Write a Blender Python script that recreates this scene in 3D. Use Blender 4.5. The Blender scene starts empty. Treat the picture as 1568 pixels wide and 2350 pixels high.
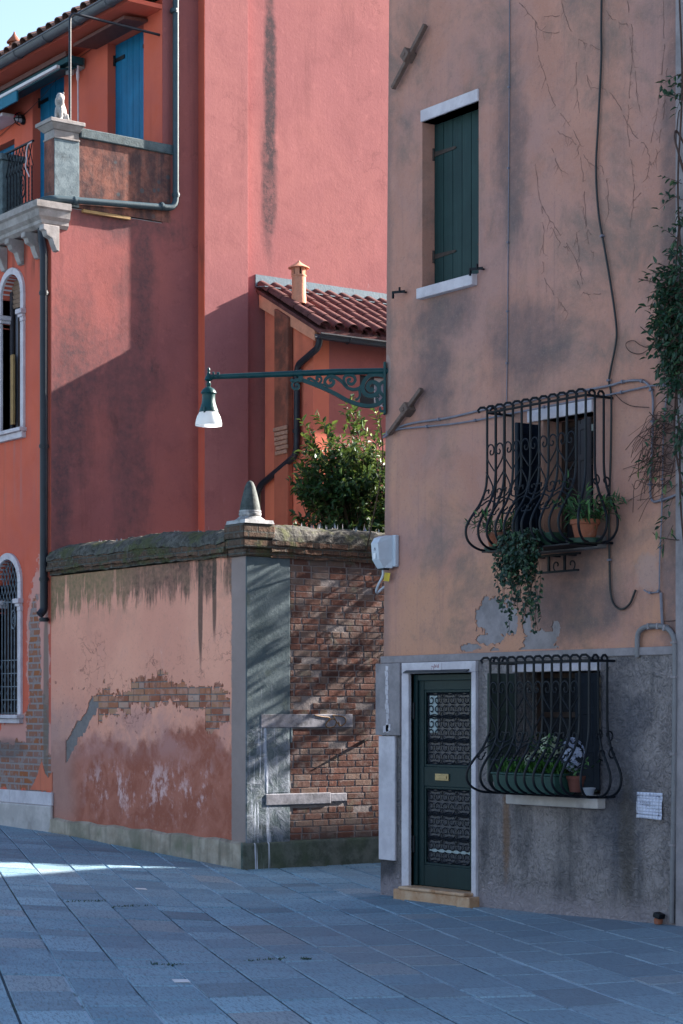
import bpy, bmesh, math, random
from mathutils import Vector, Matrix, noise as mnoise
random.seed(7)
R = random.random
def U(a, b): return a + (b - a) * random.random()
scene = bpy.context.scene
COL = scene.collection
# ------------------------------------------------------------------ survey of the place
# metres; facades run along X, alleys along Y, z up; the eye stands at the origin, 1.7 m up.
F, CX, HY, H = 4680.0, 784.0, 1630.0, 1.7
SA, CA = 0.58600, 0.81031
YR = 11.30      # front of the brown house
YL = 11.90      # front of the garden wall and of the red house
XA = -18.20     # alley side of the garden wall
XS = -22.60     # side of the red house
YU = 13.50      # set back upper storey of the red house
YG = 15.00      # gable of the annex
XE = -21.36     # eaves side of the annex
def PY(x, y, Y):
    u = (x - CX) / F; v = (HY - y) / F; t = Y / (u * CA + SA)
    return Vector((t * (u * SA - CA), Y, H + v * t))
def PX(x, y, X):
    u = (x - CX) / F; v = (HY - y) / F; t = X / (u * SA - CA)
    return Vector((X, t * (u * CA + SA), H + v * t))
def cam_xy(X, Y): return SA * X + CA * Y, -CA * X + SA * Y
def sstep(a, b, x):
    t = min(1, max(0, (x - a) / (b - a))); return t * t * (3 - 2 * t)
def gz(X, Y):
    """height of the paving: a shallow gutter line in the middle, rising to the left"""
    c, d = cam_xy(X, Y)
    k = sstep(9, 15, d)
    l = max(0.0, -c - 1.0)
    zl = 0.075 * min(l, 2.6) + 0.03 * max(0, min(l - 2.6, 6))
    r = max(0.0, c - 1.3)
    return k * zl + 0.035 * min(r, 5)
def PG(x, y, off=0.0):
    u = (x - CX) / F; v = (HY - y) / F; t = -H / v
    for _ in range(30):
        X = t * (u * SA - CA); Y = t * (u * CA + SA)
        t = (gz(X, Y) + off - H) / v
    return Vector((t * (u * SA - CA), t * (u * CA + SA), H + v * t))

# ------------------------------------------------------------------ objects
def tag(o, label=None, cat=None, group=None, kind=None):
    if label: o['label'] = label
    if cat: o['category'] = cat
    if group: o['group'] = group
    if kind: o['kind'] = kind
    return o
def thing(name, label, cat, loc, group=None):
    o = bpy.data.objects.new(name, None); COL.objects.link(o)
    o.location = loc; o.empty_display_size = 0.2
    o['wloc'] = [loc[0], loc[1], loc[2]]
    return tag(o, label, cat, group)
def wloc(o): return Vector(o['wloc']) if o is not None and 'wloc' in o else Vector((0, 0, 0))

def frames(pts):
    T = []
    n = len(pts)
    for i in range(n):
        a = pts[max(0, i - 1)]; b = pts[min(n - 1, i + 1)]
        d = (b - a)
        T.append(d.normalized() if d.length > 1e-9 else Vector((0, 0, 1)))
    ref = Vector((0, 0, 1)) if abs(T[0].z) < 0.9 else Vector((1, 0, 0))
    nrm = (ref - T[0] * ref.dot(T[0])).normalized()
    out = []
    for i in range(n):
        nrm = (nrm - T[i] * nrm.dot(T[i]))
        nrm = nrm.normalized() if nrm.length > 1e-6 else T[i].orthogonal().normalized()
        out.append((T[i], nrm, T[i].cross(nrm)))
    return out

class MB:
    def __init__(s): s.v = []; s.f = []; s.t = []
    def add(s, vs, fs, tone=None):
        b = len(s.v); s.v.extend(Vector(p) for p in vs)
        for f in fs: s.f.append([b + i for i in f]); s.t.append(tone)
        return s
    def face(s, *ps, tone=None): return s.add(ps, [list(range(len(ps)))], tone)
    def box(s, x0, x1, y0, y1, z0, z1, tone=None):
        return s.hexa([(x0, y0, z0), (x1, y0, z0), (x1, y1, z0), (x0, y1, z0)], [(x0, y0, z1), (x1, y0, z1), (x1, y1, z1), (x0, y1, z1)], tone)
    def hexa(s, lo, hi, tone=None):
        return s.add(list(lo) + list(hi), [(3, 2, 1, 0), (4, 5, 6, 7), (0, 1, 5, 4), (1, 2, 6, 5), (2, 3, 7, 6), (3, 0, 4, 7)], tone)
    def prism(s, poly, vec, tone=None):
        n = len(poly); vec = Vector(vec); a = [Vector(p) for p in poly]
        fs = [list(range(n)), list(range(2 * n - 1, n - 1, -1))] + [(i, (i + 1) % n, n + (i + 1) % n, n + i) for i in range(n)]
        return s.add(a + [p + vec for p in a], fs, tone)
    def obox(s, c, ax, ay, az, tone=None):
        c = Vector(c); ax = Vector(ax); ay = Vector(ay); az = Vector(az)
        lo = [c - ax - ay - az, c + ax - ay - az, c + ax + ay - az, c - ax + ay - az]
        return s.hexa(lo, [p + 2 * az for p in lo], tone)
    def bar(s, a, b, w, h=None, up=(0, 0, 1)):
        a = Vector(a); b = Vector(b); d = b - a; h = h or w; up = Vector(up)
        sd = d.cross(up)
        sd = sd.normalized() if sd.length > 1e-6 else Vector((1, 0, 0))
        u2 = sd.cross(d).normalized()
        return s.obox((a + b) / 2, d / 2, sd * w / 2, u2 * h / 2)
    def tube(s, pts, r, n=8, cap=True, tone=None):
        pts = [Vector(p) for p in pts]; fr = frames(pts); m = len(pts)
        rr = r if isinstance(r, (list, tuple)) else [r] * m
        vs = []
        for (T, N, B), p, q in zip(fr, pts, rr):
            for k in range(n):
                a = 2 * math.pi * k / n
                vs.append(p + (N * math.cos(a) + B * math.sin(a)) * q)
        fs = [(i * n + k, i * n + (k + 1) % n, (i + 1) * n + (k + 1) % n, (i + 1) * n + k) for i in range(m - 1) for k in range(n)]
        if cap: fs += [tuple(range(n - 1, -1, -1)), tuple((m - 1) * n + k for k in range(n))]
        return s.add(vs, fs, tone)
    def ribbon(s, pts, w, th, side):
        """flat strip: width w along the given side vector, thickness th"""
        pts = [Vector(p) for p in pts]; side = Vector(side).normalized(); m = len(pts); vs = []
        for i, p in enumerate(pts):
            d = (pts[min(m - 1, i + 1)] - pts[max(0, i - 1)]).normalized()
            nn = d.cross(side); nn = nn.normalized() if nn.length > 1e-6 else d.orthogonal().normalized()
            vs += [p + side * w / 2 + nn * th / 2, p - side * w / 2 + nn * th / 2, p - side * w / 2 - nn * th / 2, p + side * w / 2 - nn * th / 2]
        fs = [(i * 4 + k, i * 4 + (k + 1) % 4, i * 4 + 4 + (k + 1) % 4, i * 4 + 4 + k) for i in range(m - 1) for k in range(4)]
        fs += [(0, 1, 2, 3), (4 * m - 1, 4 * m - 2, 4 * m - 3, 4 * m - 4)]
        return s.add(vs, fs)
    def lathe(s, c, prof, n=16, axis=(0, 0, 1), a0=0.0, sx=1, sy=1):
        c = Vector(c); ax = Vector(axis).normalized()
        N = Vector((1, 0, 0)) if abs(ax.z) > 0.9 else ax.orthogonal().normalized(); B = ax.cross(N)
        vs = []
        for r, z in prof:
            for k in range(n):
                a = a0 + 2 * math.pi * k / n
                vs.append(c + ax * z + (N * math.cos(a) * sx + B * math.sin(a) * sy) * r)
        m = len(prof)
        fs = [(i * n + k, i * n + (k + 1) % n, (i + 1) * n + (k + 1) % n, (i + 1) * n + k) for i in range(m - 1) for k in range(n)]
        fs += [tuple(range(n - 1, -1, -1)), tuple((m - 1) * n + k for k in range(n))]
        return s.add(vs, fs)
    def leaf(s, p, d, nrm, L, W, tone=None, fold=0.25, bend=0.15):
        d = d.normalized(); sd = d.cross(nrm)
        if sd.length < 1e-5: sd = d.orthogonal()
        sd.normalize(); up = sd.cross(d).normalized()
        a = p; e = p + d * L - up * L * bend
        m1 = p + d * L * 0.35; m2 = p + d * L * 0.7 - up * L * bend * 0.5
        l1 = m1 + sd * W * 0.5 + up * W * fold; r1 = m1 - sd * W * 0.5 + up * W * fold
        l2 = m2 + sd * W * 0.38 + up * W * fold * .7; r2 = m2 - sd * W * 0.38 + up * W * fold * .7
        return s.add([a, m1, m2, e, l1, l2, r1, r2], [(0, 1, 4), (1, 2, 5, 4), (2, 3, 5), (0, 6, 1), (1, 6, 7, 2), (2, 7, 3)], tone)
    def build(s, name, mat, parent=None, smooth=False, bevel=0.0, fix=True, label=None, autos=None):
        if isinstance(mat, str): mat = MAT[mat]
        w = wloc(parent)
        me = bpy.data.meshes.new(name)
        me.from_pydata([tuple(p - w) for p in s.v], [], s.f)
        if any(t is not None for t in s.t):
            at = me.color_attributes.new('tone', 'FLOAT_COLOR', 'CORNER')
            k = 0
            for poly, t in zip(me.polygons, s.t):
                t = t if t is not None else (0.5, 0.5, 0.5)
                for _ in poly.loop_indices:
                    at.data[k].color = (t[0], t[1], t[2], 1); k += 1
        if fix:
            bm = bmesh.new(); bm.from_mesh(me)
            bmesh.ops.recalc_face_normals(bm, faces=bm.faces[:])
            bm.to_mesh(me); bm.free()
        me.materials.append(mat)
        o = bpy.data.objects.new(name, me); COL.objects.link(o)
        if smooth:
            for p in me.polygons: p.use_smooth = True
            try: me.set_sharp_from_angle(angle=math.radians(autos or 40))
            except Exception: pass
        if bevel:
            b = o.modifiers.new('bevel', 'BEVEL'); b.width = bevel; b.segments = 2; b.limit_method = 'ANGLE'; b.angle_limit = math.radians(40)
        if parent is not None:
            o.parent = parent
            if 'wloc' in parent: o['wloc'] = list(parent['wloc'])
        if label: o['label'] = label
        return o

def catmull(pts, k=6):
    pts = [Vector(p) for p in pts]; out = []
    P = [pts[0] * 2 - pts[1]] + pts + [pts[-1] * 2 - pts[-2]]
    for i in range(1, len(P) - 2):
        for j in range(k):
            t = j / k; a, b, c, d = P[i - 1:i + 3]
            out.append(0.5 * ((2 * b) + (c - a) * t + (2 * a - 5 * b + 4 * c - d) * t * t + (3 * b - a - 3 * c + d) * t ** 3))
    out.append(pts[-1]); return out
def spiral(cx, cz, r0, r1, a0, a1, n=22):
    return [(cx + (r0 + (r1 - r0) * i / n) * math.cos(a0 + (a1 - a0) * i / n), cz + (r0 + (r1 - r0) * i / n) * math.sin(a0 + (a1 - a0) * i / n)) for i in range(n + 1)]

# wall in the XZ plane (front at Y=y0, thickness th towards +Y) with rectangular openings; xl / xr may be functions of z
def wall_xz(mb, xl, xr, z0, z1, y0, th, holes=(), step=0.5):
    fl = xl if callable(xl) else (lambda z: xl); fr = xr if callable(xr) else (lambda z: xr)
    zs = sorted({z0, z1} | {h[2] for h in holes} | {h[3] for h in holes})
    xs = sorted({h[0] for h in holes} | {h[1] for h in holes})
    nx = len(xs) + 2
    def gx(i, z): return fl(z) if i == 0 else (fr(z) if i == nx - 1 else xs[i - 1])
    def inh(i, j):
        zc = (zs[j] + zs[j + 1]) / 2; xc = (gx(i, zc) + gx(i + 1, zc)) / 2
        return any(h[0] < xc < h[1] and h[2] < zc < h[3] for h in holes)
    ni, nj = nx - 1, len(zs) - 1
    for i in range(ni):
        for j in range(nj):
            if inh(i, j): continue
            a, b = zs[j], zs[j + 1]
            p = [(gx(i, a), gx(i + 1, a), a), (gx(i, b), gx(i + 1, b), b)]
            lo = p[0]; hi = p[1]
            mb.face((lo[0], y0, a), (lo[1], y0, a), (hi[1], y0, b), (hi[0], y0, b))
            mb.face((lo[1], y0 + th, a), (lo[0], y0 + th, a), (hi[0], y0 + th, b), (hi[1], y0 + th, b))
            for di, dj, q in ((-1, 0, 0), (1, 0, 1), (0, -1, 2), (0, 1, 3)):
                ii, jj = i + di, j + dj
                if 0 <= ii < ni and 0 <= jj < nj and not inh(ii, jj): continue
                if q == 0: mb.face((lo[0], y0 + th, a), (lo[0], y0, a), (hi[0], y0, b), (hi[0], y0 + th, b))
                if q == 1: mb.face((lo[1], y0, a), (lo[1], y0 + th, a), (hi[1], y0 + th, b), (hi[1], y0, b))
                if q == 2: mb.face((lo[0], y0 + th, a), (lo[1], y0 + th, a), (lo[1], y0, a), (lo[0], y0, a))
                if q == 3: mb.face((hi[0], y0, b), (hi[1], y0, b), (hi[1], y0 + th, b), (hi[0], y0 + th, b))
    return mb

def fbm(x, y, s, o=5, seed=0.0):
    return mnoise.fractal(Vector((x * s + seed, y * s - seed, seed * 1.7)), .8, 2.1, o)
def flaked(mb, X0, X1, z0, z1, y, res, lost, th):
    """coat of plaster on an XZ face: a fine sheet with the fallen bits left out, edges of real thickness"""
    nx, nz_ = int(round((X1 - X0) / res)), int(round((z1 - z0) / res)); dx, dz = (X1 - X0) / nx, (z1 - z0) / nz_
    gone = [[lost(X0 + (i + .5) * dx, z0 + (j + .5) * dz) for j in range(nz_)] for i in range(nx)]
    idx = {}
    def v(i, j, back=0):
        k = (i, j, back)
        if k not in idx:
            inner = 0 < i < nx and 0 < j < nz_
            jx = mnoise.noise(Vector((i * 7.13, j * 3.7, 1.5))) * dx * .45 if inner else 0; jz = mnoise.noise(Vector((i * 2.9, j * 8.3, 7.5))) * dz * .45 if inner else 0
            idx[k] = len(mb.v); mb.v.append(Vector((X0 + i * dx + jx, y + (th if back else 0), z0 + j * dz + jz)))
        return idx[k]
    def f(*q): mb.f.append(list(q)); mb.t.append(None)
    G = lambda i, j: gone[i][j] if 0 <= i < nx and 0 <= j < nz_ else False
    # merge whole columns of untouched cells into tall quads where nothing is lost nearby
    for i in range(nx):
        for j in range(nz_):
            if gone[i][j]: continue
            f(v(i, j), v(i + 1, j), v(i + 1, j + 1), v(i, j + 1))
            if G(i - 1, j): f(v(i, j, 1), v(i, j), v(i, j + 1), v(i, j + 1, 1))
            if G(i + 1, j): f(v(i + 1, j), v(i + 1, j, 1), v(i + 1, j + 1, 1), v(i + 1, j + 1))
            if G(i, j - 1): f(v(i, j, 1), v(i + 1, j, 1), v(i + 1, j), v(i, j))
            if G(i, j + 1): f(v(i, j + 1), v(i + 1, j + 1), v(i + 1, j + 1, 1), v(i, j + 1, 1))
    return mb
# ------------------------------------------------------------------ procedural materials
class S:
    """a float socket with arithmetic"""
    def __init__(s, nb, o): s.nb = nb; s.o = o
    def _m(s, op, b, rev=False):
        return s.nb.math(op, b, s) if rev else s.nb.math(op, s, b)
    def __add__(s, b): return s._m('ADD', b)
    __radd__ = __add__
    def __sub__(s, b): return s._m('SUBTRACT', b)
    def __rsub__(s, b): return s._m('SUBTRACT', b, True)
    def __mul__(s, b): return s._m('MULTIPLY', b)
    __rmul__ = __mul__
    def __truediv__(s, b): return s._m('DIVIDE', b)
class NB:
    def __init__(s, name):
        s.m = bpy.data.materials.new(name); s.m.use_nodes = True
        s.nt = s.m.node_tree; s.nt.nodes.clear()
        s.out = s.nt.nodes.new('ShaderNodeOutputMaterial')
        s.geo = s.nt.nodes.new('ShaderNodeNewGeometry')
        s.P = s.geo.outputs['Position']
        sp = s.nt.nodes.new('ShaderNodeSeparateXYZ'); s.nt.links.new(s.P, sp.inputs[0])
        s.x, s.y, s.z = (S(s, sp.outputs[i]) for i in range(3))
    def put(s, sock, v):
        if isinstance(v, S): s.nt.links.new(v.o, sock)
        elif isinstance(v, bpy.types.NodeSocket): s.nt.links.new(v, sock)
        elif isinstance(v, (tuple, list)): sock.default_value = (tuple(v) + (1,))[:4] if sock.type == 'RGBA' else tuple(v)
        else: sock.default_value = v
    def math(s, op, a, b=None, clamp=False):
        n = s.nt.nodes.new('ShaderNodeMath'); n.operation = op; n.use_clamp = clamp
        s.put(n.inputs[0], a)
        if b is not None: s.put(n.inputs[1], b)
        return S(s, n.outputs[0])
    def clamp(s, a): return s.math('MAXIMUM', s.math('MINIMUM', a, 1.0), 0.0)
    def mx(s, a, b): return s.math('MAXIMUM', a, b)
    def mn(s, a, b): return s.math('MINIMUM', a, b)
    def sqrt(s, a): return s.math('SQRT', s.mx(a, 0.0))
    def abs(s, a): return s.math('ABSOLUTE', a)
    def sm(s, a, b, x):
        if a > b: return 1.0 - s.sm(b, a, x)
        n = s.nt.nodes.new('ShaderNodeMapRange'); n.interpolation_type = 'SMOOTHSTEP'
        s.put(n.inputs['Value'], x); s.put(n.inputs['From Min'], a); s.put(n.inputs['From Max'], b)
        return S(s, n.outputs[0])
    def vec(s, x, y, z):
        n = s.nt.nodes.new('ShaderNodeCombineXYZ')
        for i, v in enumerate((x, y, z)): s.put(n.inputs[i], v)
        return n.outputs[0]
    def noise(s, scale, vec=None, detail=4.0, rough=0.55, dist=0.0):
        n = s.nt.nodes.new('ShaderNodeTexNoise')
        s.put(n.inputs['Vector'], vec if vec is not None else s.P)
        n.inputs['Scale'].default_value = scale; n.inputs['Detail'].default_value = detail
        n.inputs['Roughness'].default_value = rough; n.inputs['Distortion'].default_value = dist
        return S(s, n.outputs[0])
    def streak(s, u, sx, sz, detail=4.0, off=0.0, rough=.55):
        """noise drawn out downwards: u is the coordinate along the wall"""
        return s.noise(1.0, s.vec(u * sx + off, off, s.z * sz), detail, rough)
    def vor(s, scale, vec=None, feature='F1', out='Distance', rnd=1.0):
        n = s.nt.nodes.new('ShaderNodeTexVoronoi'); n.feature = feature
        s.put(n.inputs['Vector'], vec if vec is not None else s.P)
        n.inputs['Scale'].default_value = scale; n.inputs['Randomness'].default_value = rnd
        return S(s, n.outputs[out])
    def brick(s, u, v, bw=0.25, row=0.065, mortar=0.012, c1=(0, 0, 0), c2=(1, 1, 1), smooth=0.3):
        n = s.nt.nodes.new('ShaderNodeTexBrick')
        s.put(n.inputs['Vector'], s.vec(u, v, 0.0))
        n.inputs['Scale'].default_value = 1.0; n.inputs['Brick Width'].default_value = bw
        n.inputs['Row Height'].default_value = row; n.inputs['Mortar Size'].default_value = mortar
        n.inputs['Mortar Smooth'].default_value = smooth; n.inputs['Bias'].default_value = 0.0
        n.inputs['Color1'].default_value = c1 + (1,); n.inputs['Color2'].default_value = c2 + (1,)
        n.inputs['Mortar'].default_value = (.5, .5, .5, 1)
        return n.outputs['Color'], S(s, n.outputs['Fac'])
    def mix(s, f, a, b, mode='MIX'):
        n = s.nt.nodes.new('ShaderNodeMix'); n.data_type = 'RGBA'; n.blend_type = mode; n.clamp_factor = True
        s.put(n.inputs[0], f); s.put(n.inputs[6], a); s.put(n.inputs[7], b)
        return n.outputs[2]
    def ramp(s, f, stops):
        n = s.nt.nodes.new('ShaderNodeValToRGB'); e = n.color_ramp.elements
        while len(e) < len(stops): e.new(0.5)
        for el, (p, c) in zip(e, stops): el.position = p; el.color = tuple(c) + (1,)
        s.put(n.inputs[0], f); return n.outputs[0]
    def attr(s, name='tone'):
        n = s.nt.nodes.new('ShaderNodeAttribute'); n.attribute_name = name
        sp = s.nt.nodes.new('ShaderNodeSeparateColor'); s.nt.links.new(n.outputs['Color'], sp.inputs[0])
        return [S(s, sp.outputs[i]) for i in range(3)]
    def blob(s, u, v, cu, cv, ru, rv, wob=None, soft=0.35, k=1.4):
        """1 inside an ellipse whose edge is pushed about by wob (a noise)"""
        d = s.sqrt(((u - cu) / ru) * ((u - cu) / ru) + ((v - cv) / rv) * ((v - cv) / rv))
        if wob is not None: d = d + (wob - 0.5) * k
        return 1.0 - s.sm(1.0 - soft / 2, 1.0 + soft / 2, d)
    def band(s, v, lo, hi, soft=0.1):
        return s.sm(lo - soft / 2, lo + soft / 2, v) * (1.0 - s.sm(hi - soft / 2, hi + soft / 2, v))
    def finish(s, col, rough=0.9, bump=None, dist=0.004, strength=1.0, metal=0.0, spec=0.3, trans=0.0, sss=None, alpha=None):
        b = s.nt.nodes.new('ShaderNodeBsdfPrincipled')
        s.put(b.inputs['Base Color'], col); s.put(b.inputs['Roughness'], rough); s.put(b.inputs['Metallic'], metal)
        b.inputs['Specular IOR Level'].default_value = spec
        if trans: b.inputs['Transmission Weight'].default_value = trans
        if alpha is not None: s.put(b.inputs['Alpha'], alpha)
        if bump is not None:
            n = s.nt.nodes.new('ShaderNodeBump'); n.inputs['Distance'].default_value = dist; n.inputs['Strength'].default_value = strength
            s.put(n.inputs['Height'], bump); s.nt.links.new(n.outputs[0], b.inputs['Normal'])
        sh = b.outputs[0]
        if sss:
            t = s.nt.nodes.new('ShaderNodeBsdfTranslucent'); s.put(t.inputs[0], sss[1])
            mxn = s.nt.nodes.new('ShaderNodeMixShader'); mxn.inputs[0].default_value = sss[0]
            s.nt.links.new(sh, mxn.inputs[1]); s.nt.links.new(t.outputs[0], mxn.inputs[2]); sh = mxn.outputs[0]
        s.nt.links.new(sh, s.out.inputs[0])
        return s.m
MAT = {}
def simple(name, col, rough=0.6, metal=0.0, var=0.25, scale=9.0, spec=0.4, bump=0.0015, grime=None):
    nb = NB(name)
    n = nb.noise(scale, detail=5, rough=.65); n2 = nb.noise(scale * 7, detail=3)
    f = nb.clamp((n - 0.5) * 1.6 + (n2 - 0.5) * 0.7 + 0.5)
    lo = tuple(c * (1 - var) for c in col); hi = tuple(min(1, c * (1 + var)) for c in col)
    c = nb.mix(f, lo, hi)
    if grime: c = nb.mix(nb.sm(.55, .75, nb.noise(scale * .6, detail=6, rough=.7)) * grime[1], c, grime[0])
    MAT[name] = nb.finish(c, rough, n2 + n * .6, bump, 1.0, metal, spec)
    return MAT[name]

# --- brown house plaster
def m_brown():
    nb = NB('brown_plaster'); x, z = nb.x, nb.z
    big = nb.noise(.55, detail=6, rough=.65); mid = nb.noise(1.7, detail=8, rough=.68, dist=.4); fine = nb.noise(26, detail=5, rough=.75)
    blot = nb.noise(1.05, detail=9, rough=.7, dist=.35); speck = nb.noise(7, detail=7, rough=.75)
    st = nb.streak(x, 6.0, .35, 7, 3.1, .7)
    c = nb.mix(nb.sm(.38, .62, big), (.485, .238, .18), (.395, .215, .185))
    c = nb.mix(nb.sm(.42, .62, mid) * .5, c, (.40, .185, .135))
    low = (1.0 - nb.sm(2.9, 5.2, z + (mid - .5) * 3.0)) * nb.sm(.34, .6, nb.noise(1.2, detail=6))
    c = nb.mix(low * .7, c, (.54, .265, .165))
    c = nb.mix(nb.sm(.56, .70, speck) * .25, c, (.46, .26, .20))
    c = nb.mix(nb.sm(.47, .68, blot) * .72, c, (.165, .132, .115))
    c = nb.mix(nb.sm(.54, .74, st) * .36, c, (.20, .135, .135))
    c = nb.mix(nb.sm(.57, .74, nb.streak(x, 17, .5, 5, 9.0)) * .22, c, (.17, .12, .125))
    wob = nb.noise(1.9, detail=9, rough=.72, dist=.3) * .7 + st * .3; wob2 = nb.noise(7, detail=7, rough=.68, dist=.5)
    def B(px, py, rx, rz, k=3.2, soft=1.0, w=None):
        p = PY(px, py, YR); return nb.blob(x, z, p.x, p.z, rx, rz, w or wob, soft, k)
    dark = nb.mx(nb.mx(B(1010, 725, .40, .26), B(1000, 850, .28, .40)), nb.mx(B(1300, 1400, .8, .24), B(1330, 1260, .5, .25)))
    dark = nb.mx(dark, nb.mx(B(1210, 790, .50, .32), B(1170, 330, .2, .9)))
    dark = nb.mx(dark, nb.mx(B(1545, 620, .13, 2.6), B(1535, 1270, .09, .8)))
    c = nb.mix(nb.clamp(dark * (.62 + (speck - .5) * 1.0)), c, (.10, .085, .09))
    edge = nb.blob(x, z, -14.95, 5.5, .10, 5.0, wob, 1.0, 2.6)
    c = nb.mix(edge * .5, c, (.19, .13, .12))
    cem = nb.mx(nb.blob(x, z, -11.52, 2.78, .12, .17, wob2, .7, 2.6), B(890, 850, .045, .16, 1.6, .1, wob2))
    c = nb.mix(cem * .5, c, (.38, .27, .25))
    c = nb.mix(nb.sm(.54, .68, nb.noise(60, detail=4, rough=.7)) * .22, c, (.5, .34, .30)); c = nb.mix(nb.sm(.54, .68, nb.noise(38, detail=5, rough=.75)) * .28, c, (.17, .11, .11)); c = nb.mix(nb.sm(.55, .68, nb.noise(3.2, detail=9, rough=.75)) * .3, c, (.20, .135, .135))
    h = fine * .8 + mid * .8 + st * .4 + speck * .5
    MAT['brown_plaster'] = nb.finish(c, .93, h, .007, .7, spec=.15)
m_brown()

# --- grey roughcast of the ground floor
def m_dado():
    nb = NB('grey_roughcast'); x, z = nb.x, nb.z
    a = nb.noise(11, detail=7, rough=.72, dist=1.2); b = nb.noise(1.8, detail=8, rough=.68, dist=.5)
    worm = nb.noise(15, detail=6, rough=.62, dist=2.8); grit = nb.noise(55, detail=4, rough=.7)
    c = nb.mix(nb.sm(.34, .66, b), (.225, .19, .19), (.38, .32, .315))
    c = nb.mix(nb.sm(.46, .60, worm) * .55, c, (.44, .365, .37))
    c = nb.mix(nb.sm(.46, .34, worm) * .5, c, (.075, .07, .08))
    c = nb.mix(nb.sm(.47, .68, nb.streak(x, 2.6, .45, 7, 5.0, .65)) * .75, c, (.085, .08, .088))
    c = nb.mix(nb.blob(x, z, -11.9, 1.2, .35, .8, b, 1.0, 2.4) * .6, c, (.08, .085, .115))
    c = nb.mix(nb.blob(x, z, -11.75, .65, .09, .5, b * .5 + a * .5, .9, 1.8) * .5, c, (.11, .085, .065))
    c = nb.mix(nb.blob(x, z, -14.93, .2, .16, .38, b * .5 + a * .5, .6, 1.8) * .8, c, (.045, .045, .055))
    rr = nb.blob(x, z, PY(1165, 1950, YR).x, .72, .045, .42, a, 1.0, 1.6)
    c = nb.mix(rr * .6, c, (.28, .14, .07))
    c = nb.mix((1.0 - nb.sm(.03, .26, z + (b - .5) * .5 + (a - .5) * .2)) * .8, c, (.42, .34, .36))
    c = nb.mix(nb.sm(.58, .68, nb.noise(5, detail=7, rough=.7, dist=.8)) * .3, c, (.40, .34, .34))
    c = nb.mix(nb.sm(.6, .7, grit) * .2, c, (.06, .055, .06))
    MAT['grey_roughcast'] = nb.finish(c, .95, worm * 1.5 + a * .8 + grit * .25, .032, 1.0, spec=.12)
m_dado()

# --- pink gable side of the red house (coordinates y, z)
def m_pink(name, base, base2, deep, warm=0.0):
    nb = NB(name); y, z = nb.y, nb.z
    big = nb.noise(.5, detail=5, rough=.6); mid = nb.noise(1.9, detail=7, rough=.62, dist=.5); fine = nb.noise(30, detail=4, rough=.7)
    st = nb.streak(y + nb.x, 4.5, .28, 6, 1.7, .65)
    c = nb.mix(nb.sm(.38, .62, big), base, base2)
    c = nb.mix(nb.sm(.45, .7, mid) * .5, c, deep)
    c = nb.mix(nb.sm(.55, .72, nb.noise(5, detail=6, rough=.7)) * .28, c, tuple(min(1, q * 1.45) for q in base))
    c = nb.mix(nb.sm(.56, .74, st) * .35, c, tuple(q * .55 for q in deep))
    wob = nb.noise(2.0, detail=9, rough=.74, dist=.3); wst = nb.streak(y, 7.5, 1.1, 8, 4.4, .75)
    w = wob * .6 + wst * .4
    def B(px, py, ry, rz, k=3.6, soft=1.1):
        p = PX(px, py, XS); return nb.blob(y, z, p.y, p.z, ry, rz, w, soft, k)
    smut = nb.mx(nb.mx(B(300, 1000, .28, 1.9), B(330, 620, .16, 1.2)), nb.mx(B(160, 880, .3, 1.2), B(290, 880, .5, .5)))
    smut = nb.mx(smut, nb.mx(B(270, 505, .75, .28), B(140, 1100, .16, 1.2)))
    smut = nb.mx(smut, nb.mx(B(205, 830, .55, .5), B(305, 840, .13, .5)))
    c = nb.mix(nb.clamp(smut * (.62 + (nb.noise(9, detail=7, rough=.75) - .5) * 1.8)), c, (.085, .055, .06))
    p1 = PX(619, 200, XS); p2 = PX(616, 430, XS)
    run = nb.mx(nb.blob(y, z, p1.y, p1.z, .09, 1.5, w, .9, 2.0), nb.blob(y, z, p2.y, p2.z, .12, .9, w, 1.0, 2.4) * .8)
    c = nb.mix(nb.clamp(run * (.95 + (nb.noise(13, detail=8, rough=.8) - .5) * 2.6)), c, (.06, .042, .048))
    pale = nb.sm(.69, .75, nb.streak(y, 13, 3.0, 3, 8.0)) * nb.sm(.5, .7, nb.noise(1.0, detail=2))
    c = nb.mix(pale * .5, c, (.62, .5, .5)); c = nb.mix(nb.sm(.54, .68, nb.noise(34, detail=5, rough=.75)) * .22, c, tuple(q * .55 for q in deep)); c = nb.mix(nb.sm(.55, .68, nb.noise(3.4, detail=9, rough=.75, dist=.3)) * .3, c, tuple(min(1, q * 1.3) for q in base)); c = nb.mix(nb.sm(.56, .70, nb.noise(2.6, nb.vec(nb.y + 7, nb.z, nb.x), 9, .75)) * .3, c, tuple(q * .6 for q in deep))
    cv = nb.vor(.75, nb.vec(0.0, y + (wob - .5) * 1.1, z * .6 + (mid - .5) * .7), 'DISTANCE_TO_EDGE')
    crk = (1.0 - nb.sm(.0, .012, cv)) * nb.sm(.48, .6, nb.noise(.9, detail=3))
    c = nb.mix(crk * .28, c, tuple(q * .45 for q in deep))
    pt = nb.sm(.50, .53, nb.noise(.8, nb.vec(y, z * .8, 3.0), 6, .6)); c = nb.mix(pt * .16, c, tuple(min(1, q * 1.25) for q in base2))
    MAT[name] = nb.finish(c, .92, fine * .6 + mid * 1.0 + st * .4, .006, .5, spec=.15)
m_pink('pink_plaster', (.33, .103, .09), (.27, .092, .09), (.22, .073, .072))
m_pink('rose_plaster', (.345, .13, .125), (.305, .113, .115), (.255, .092, .094))

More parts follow.
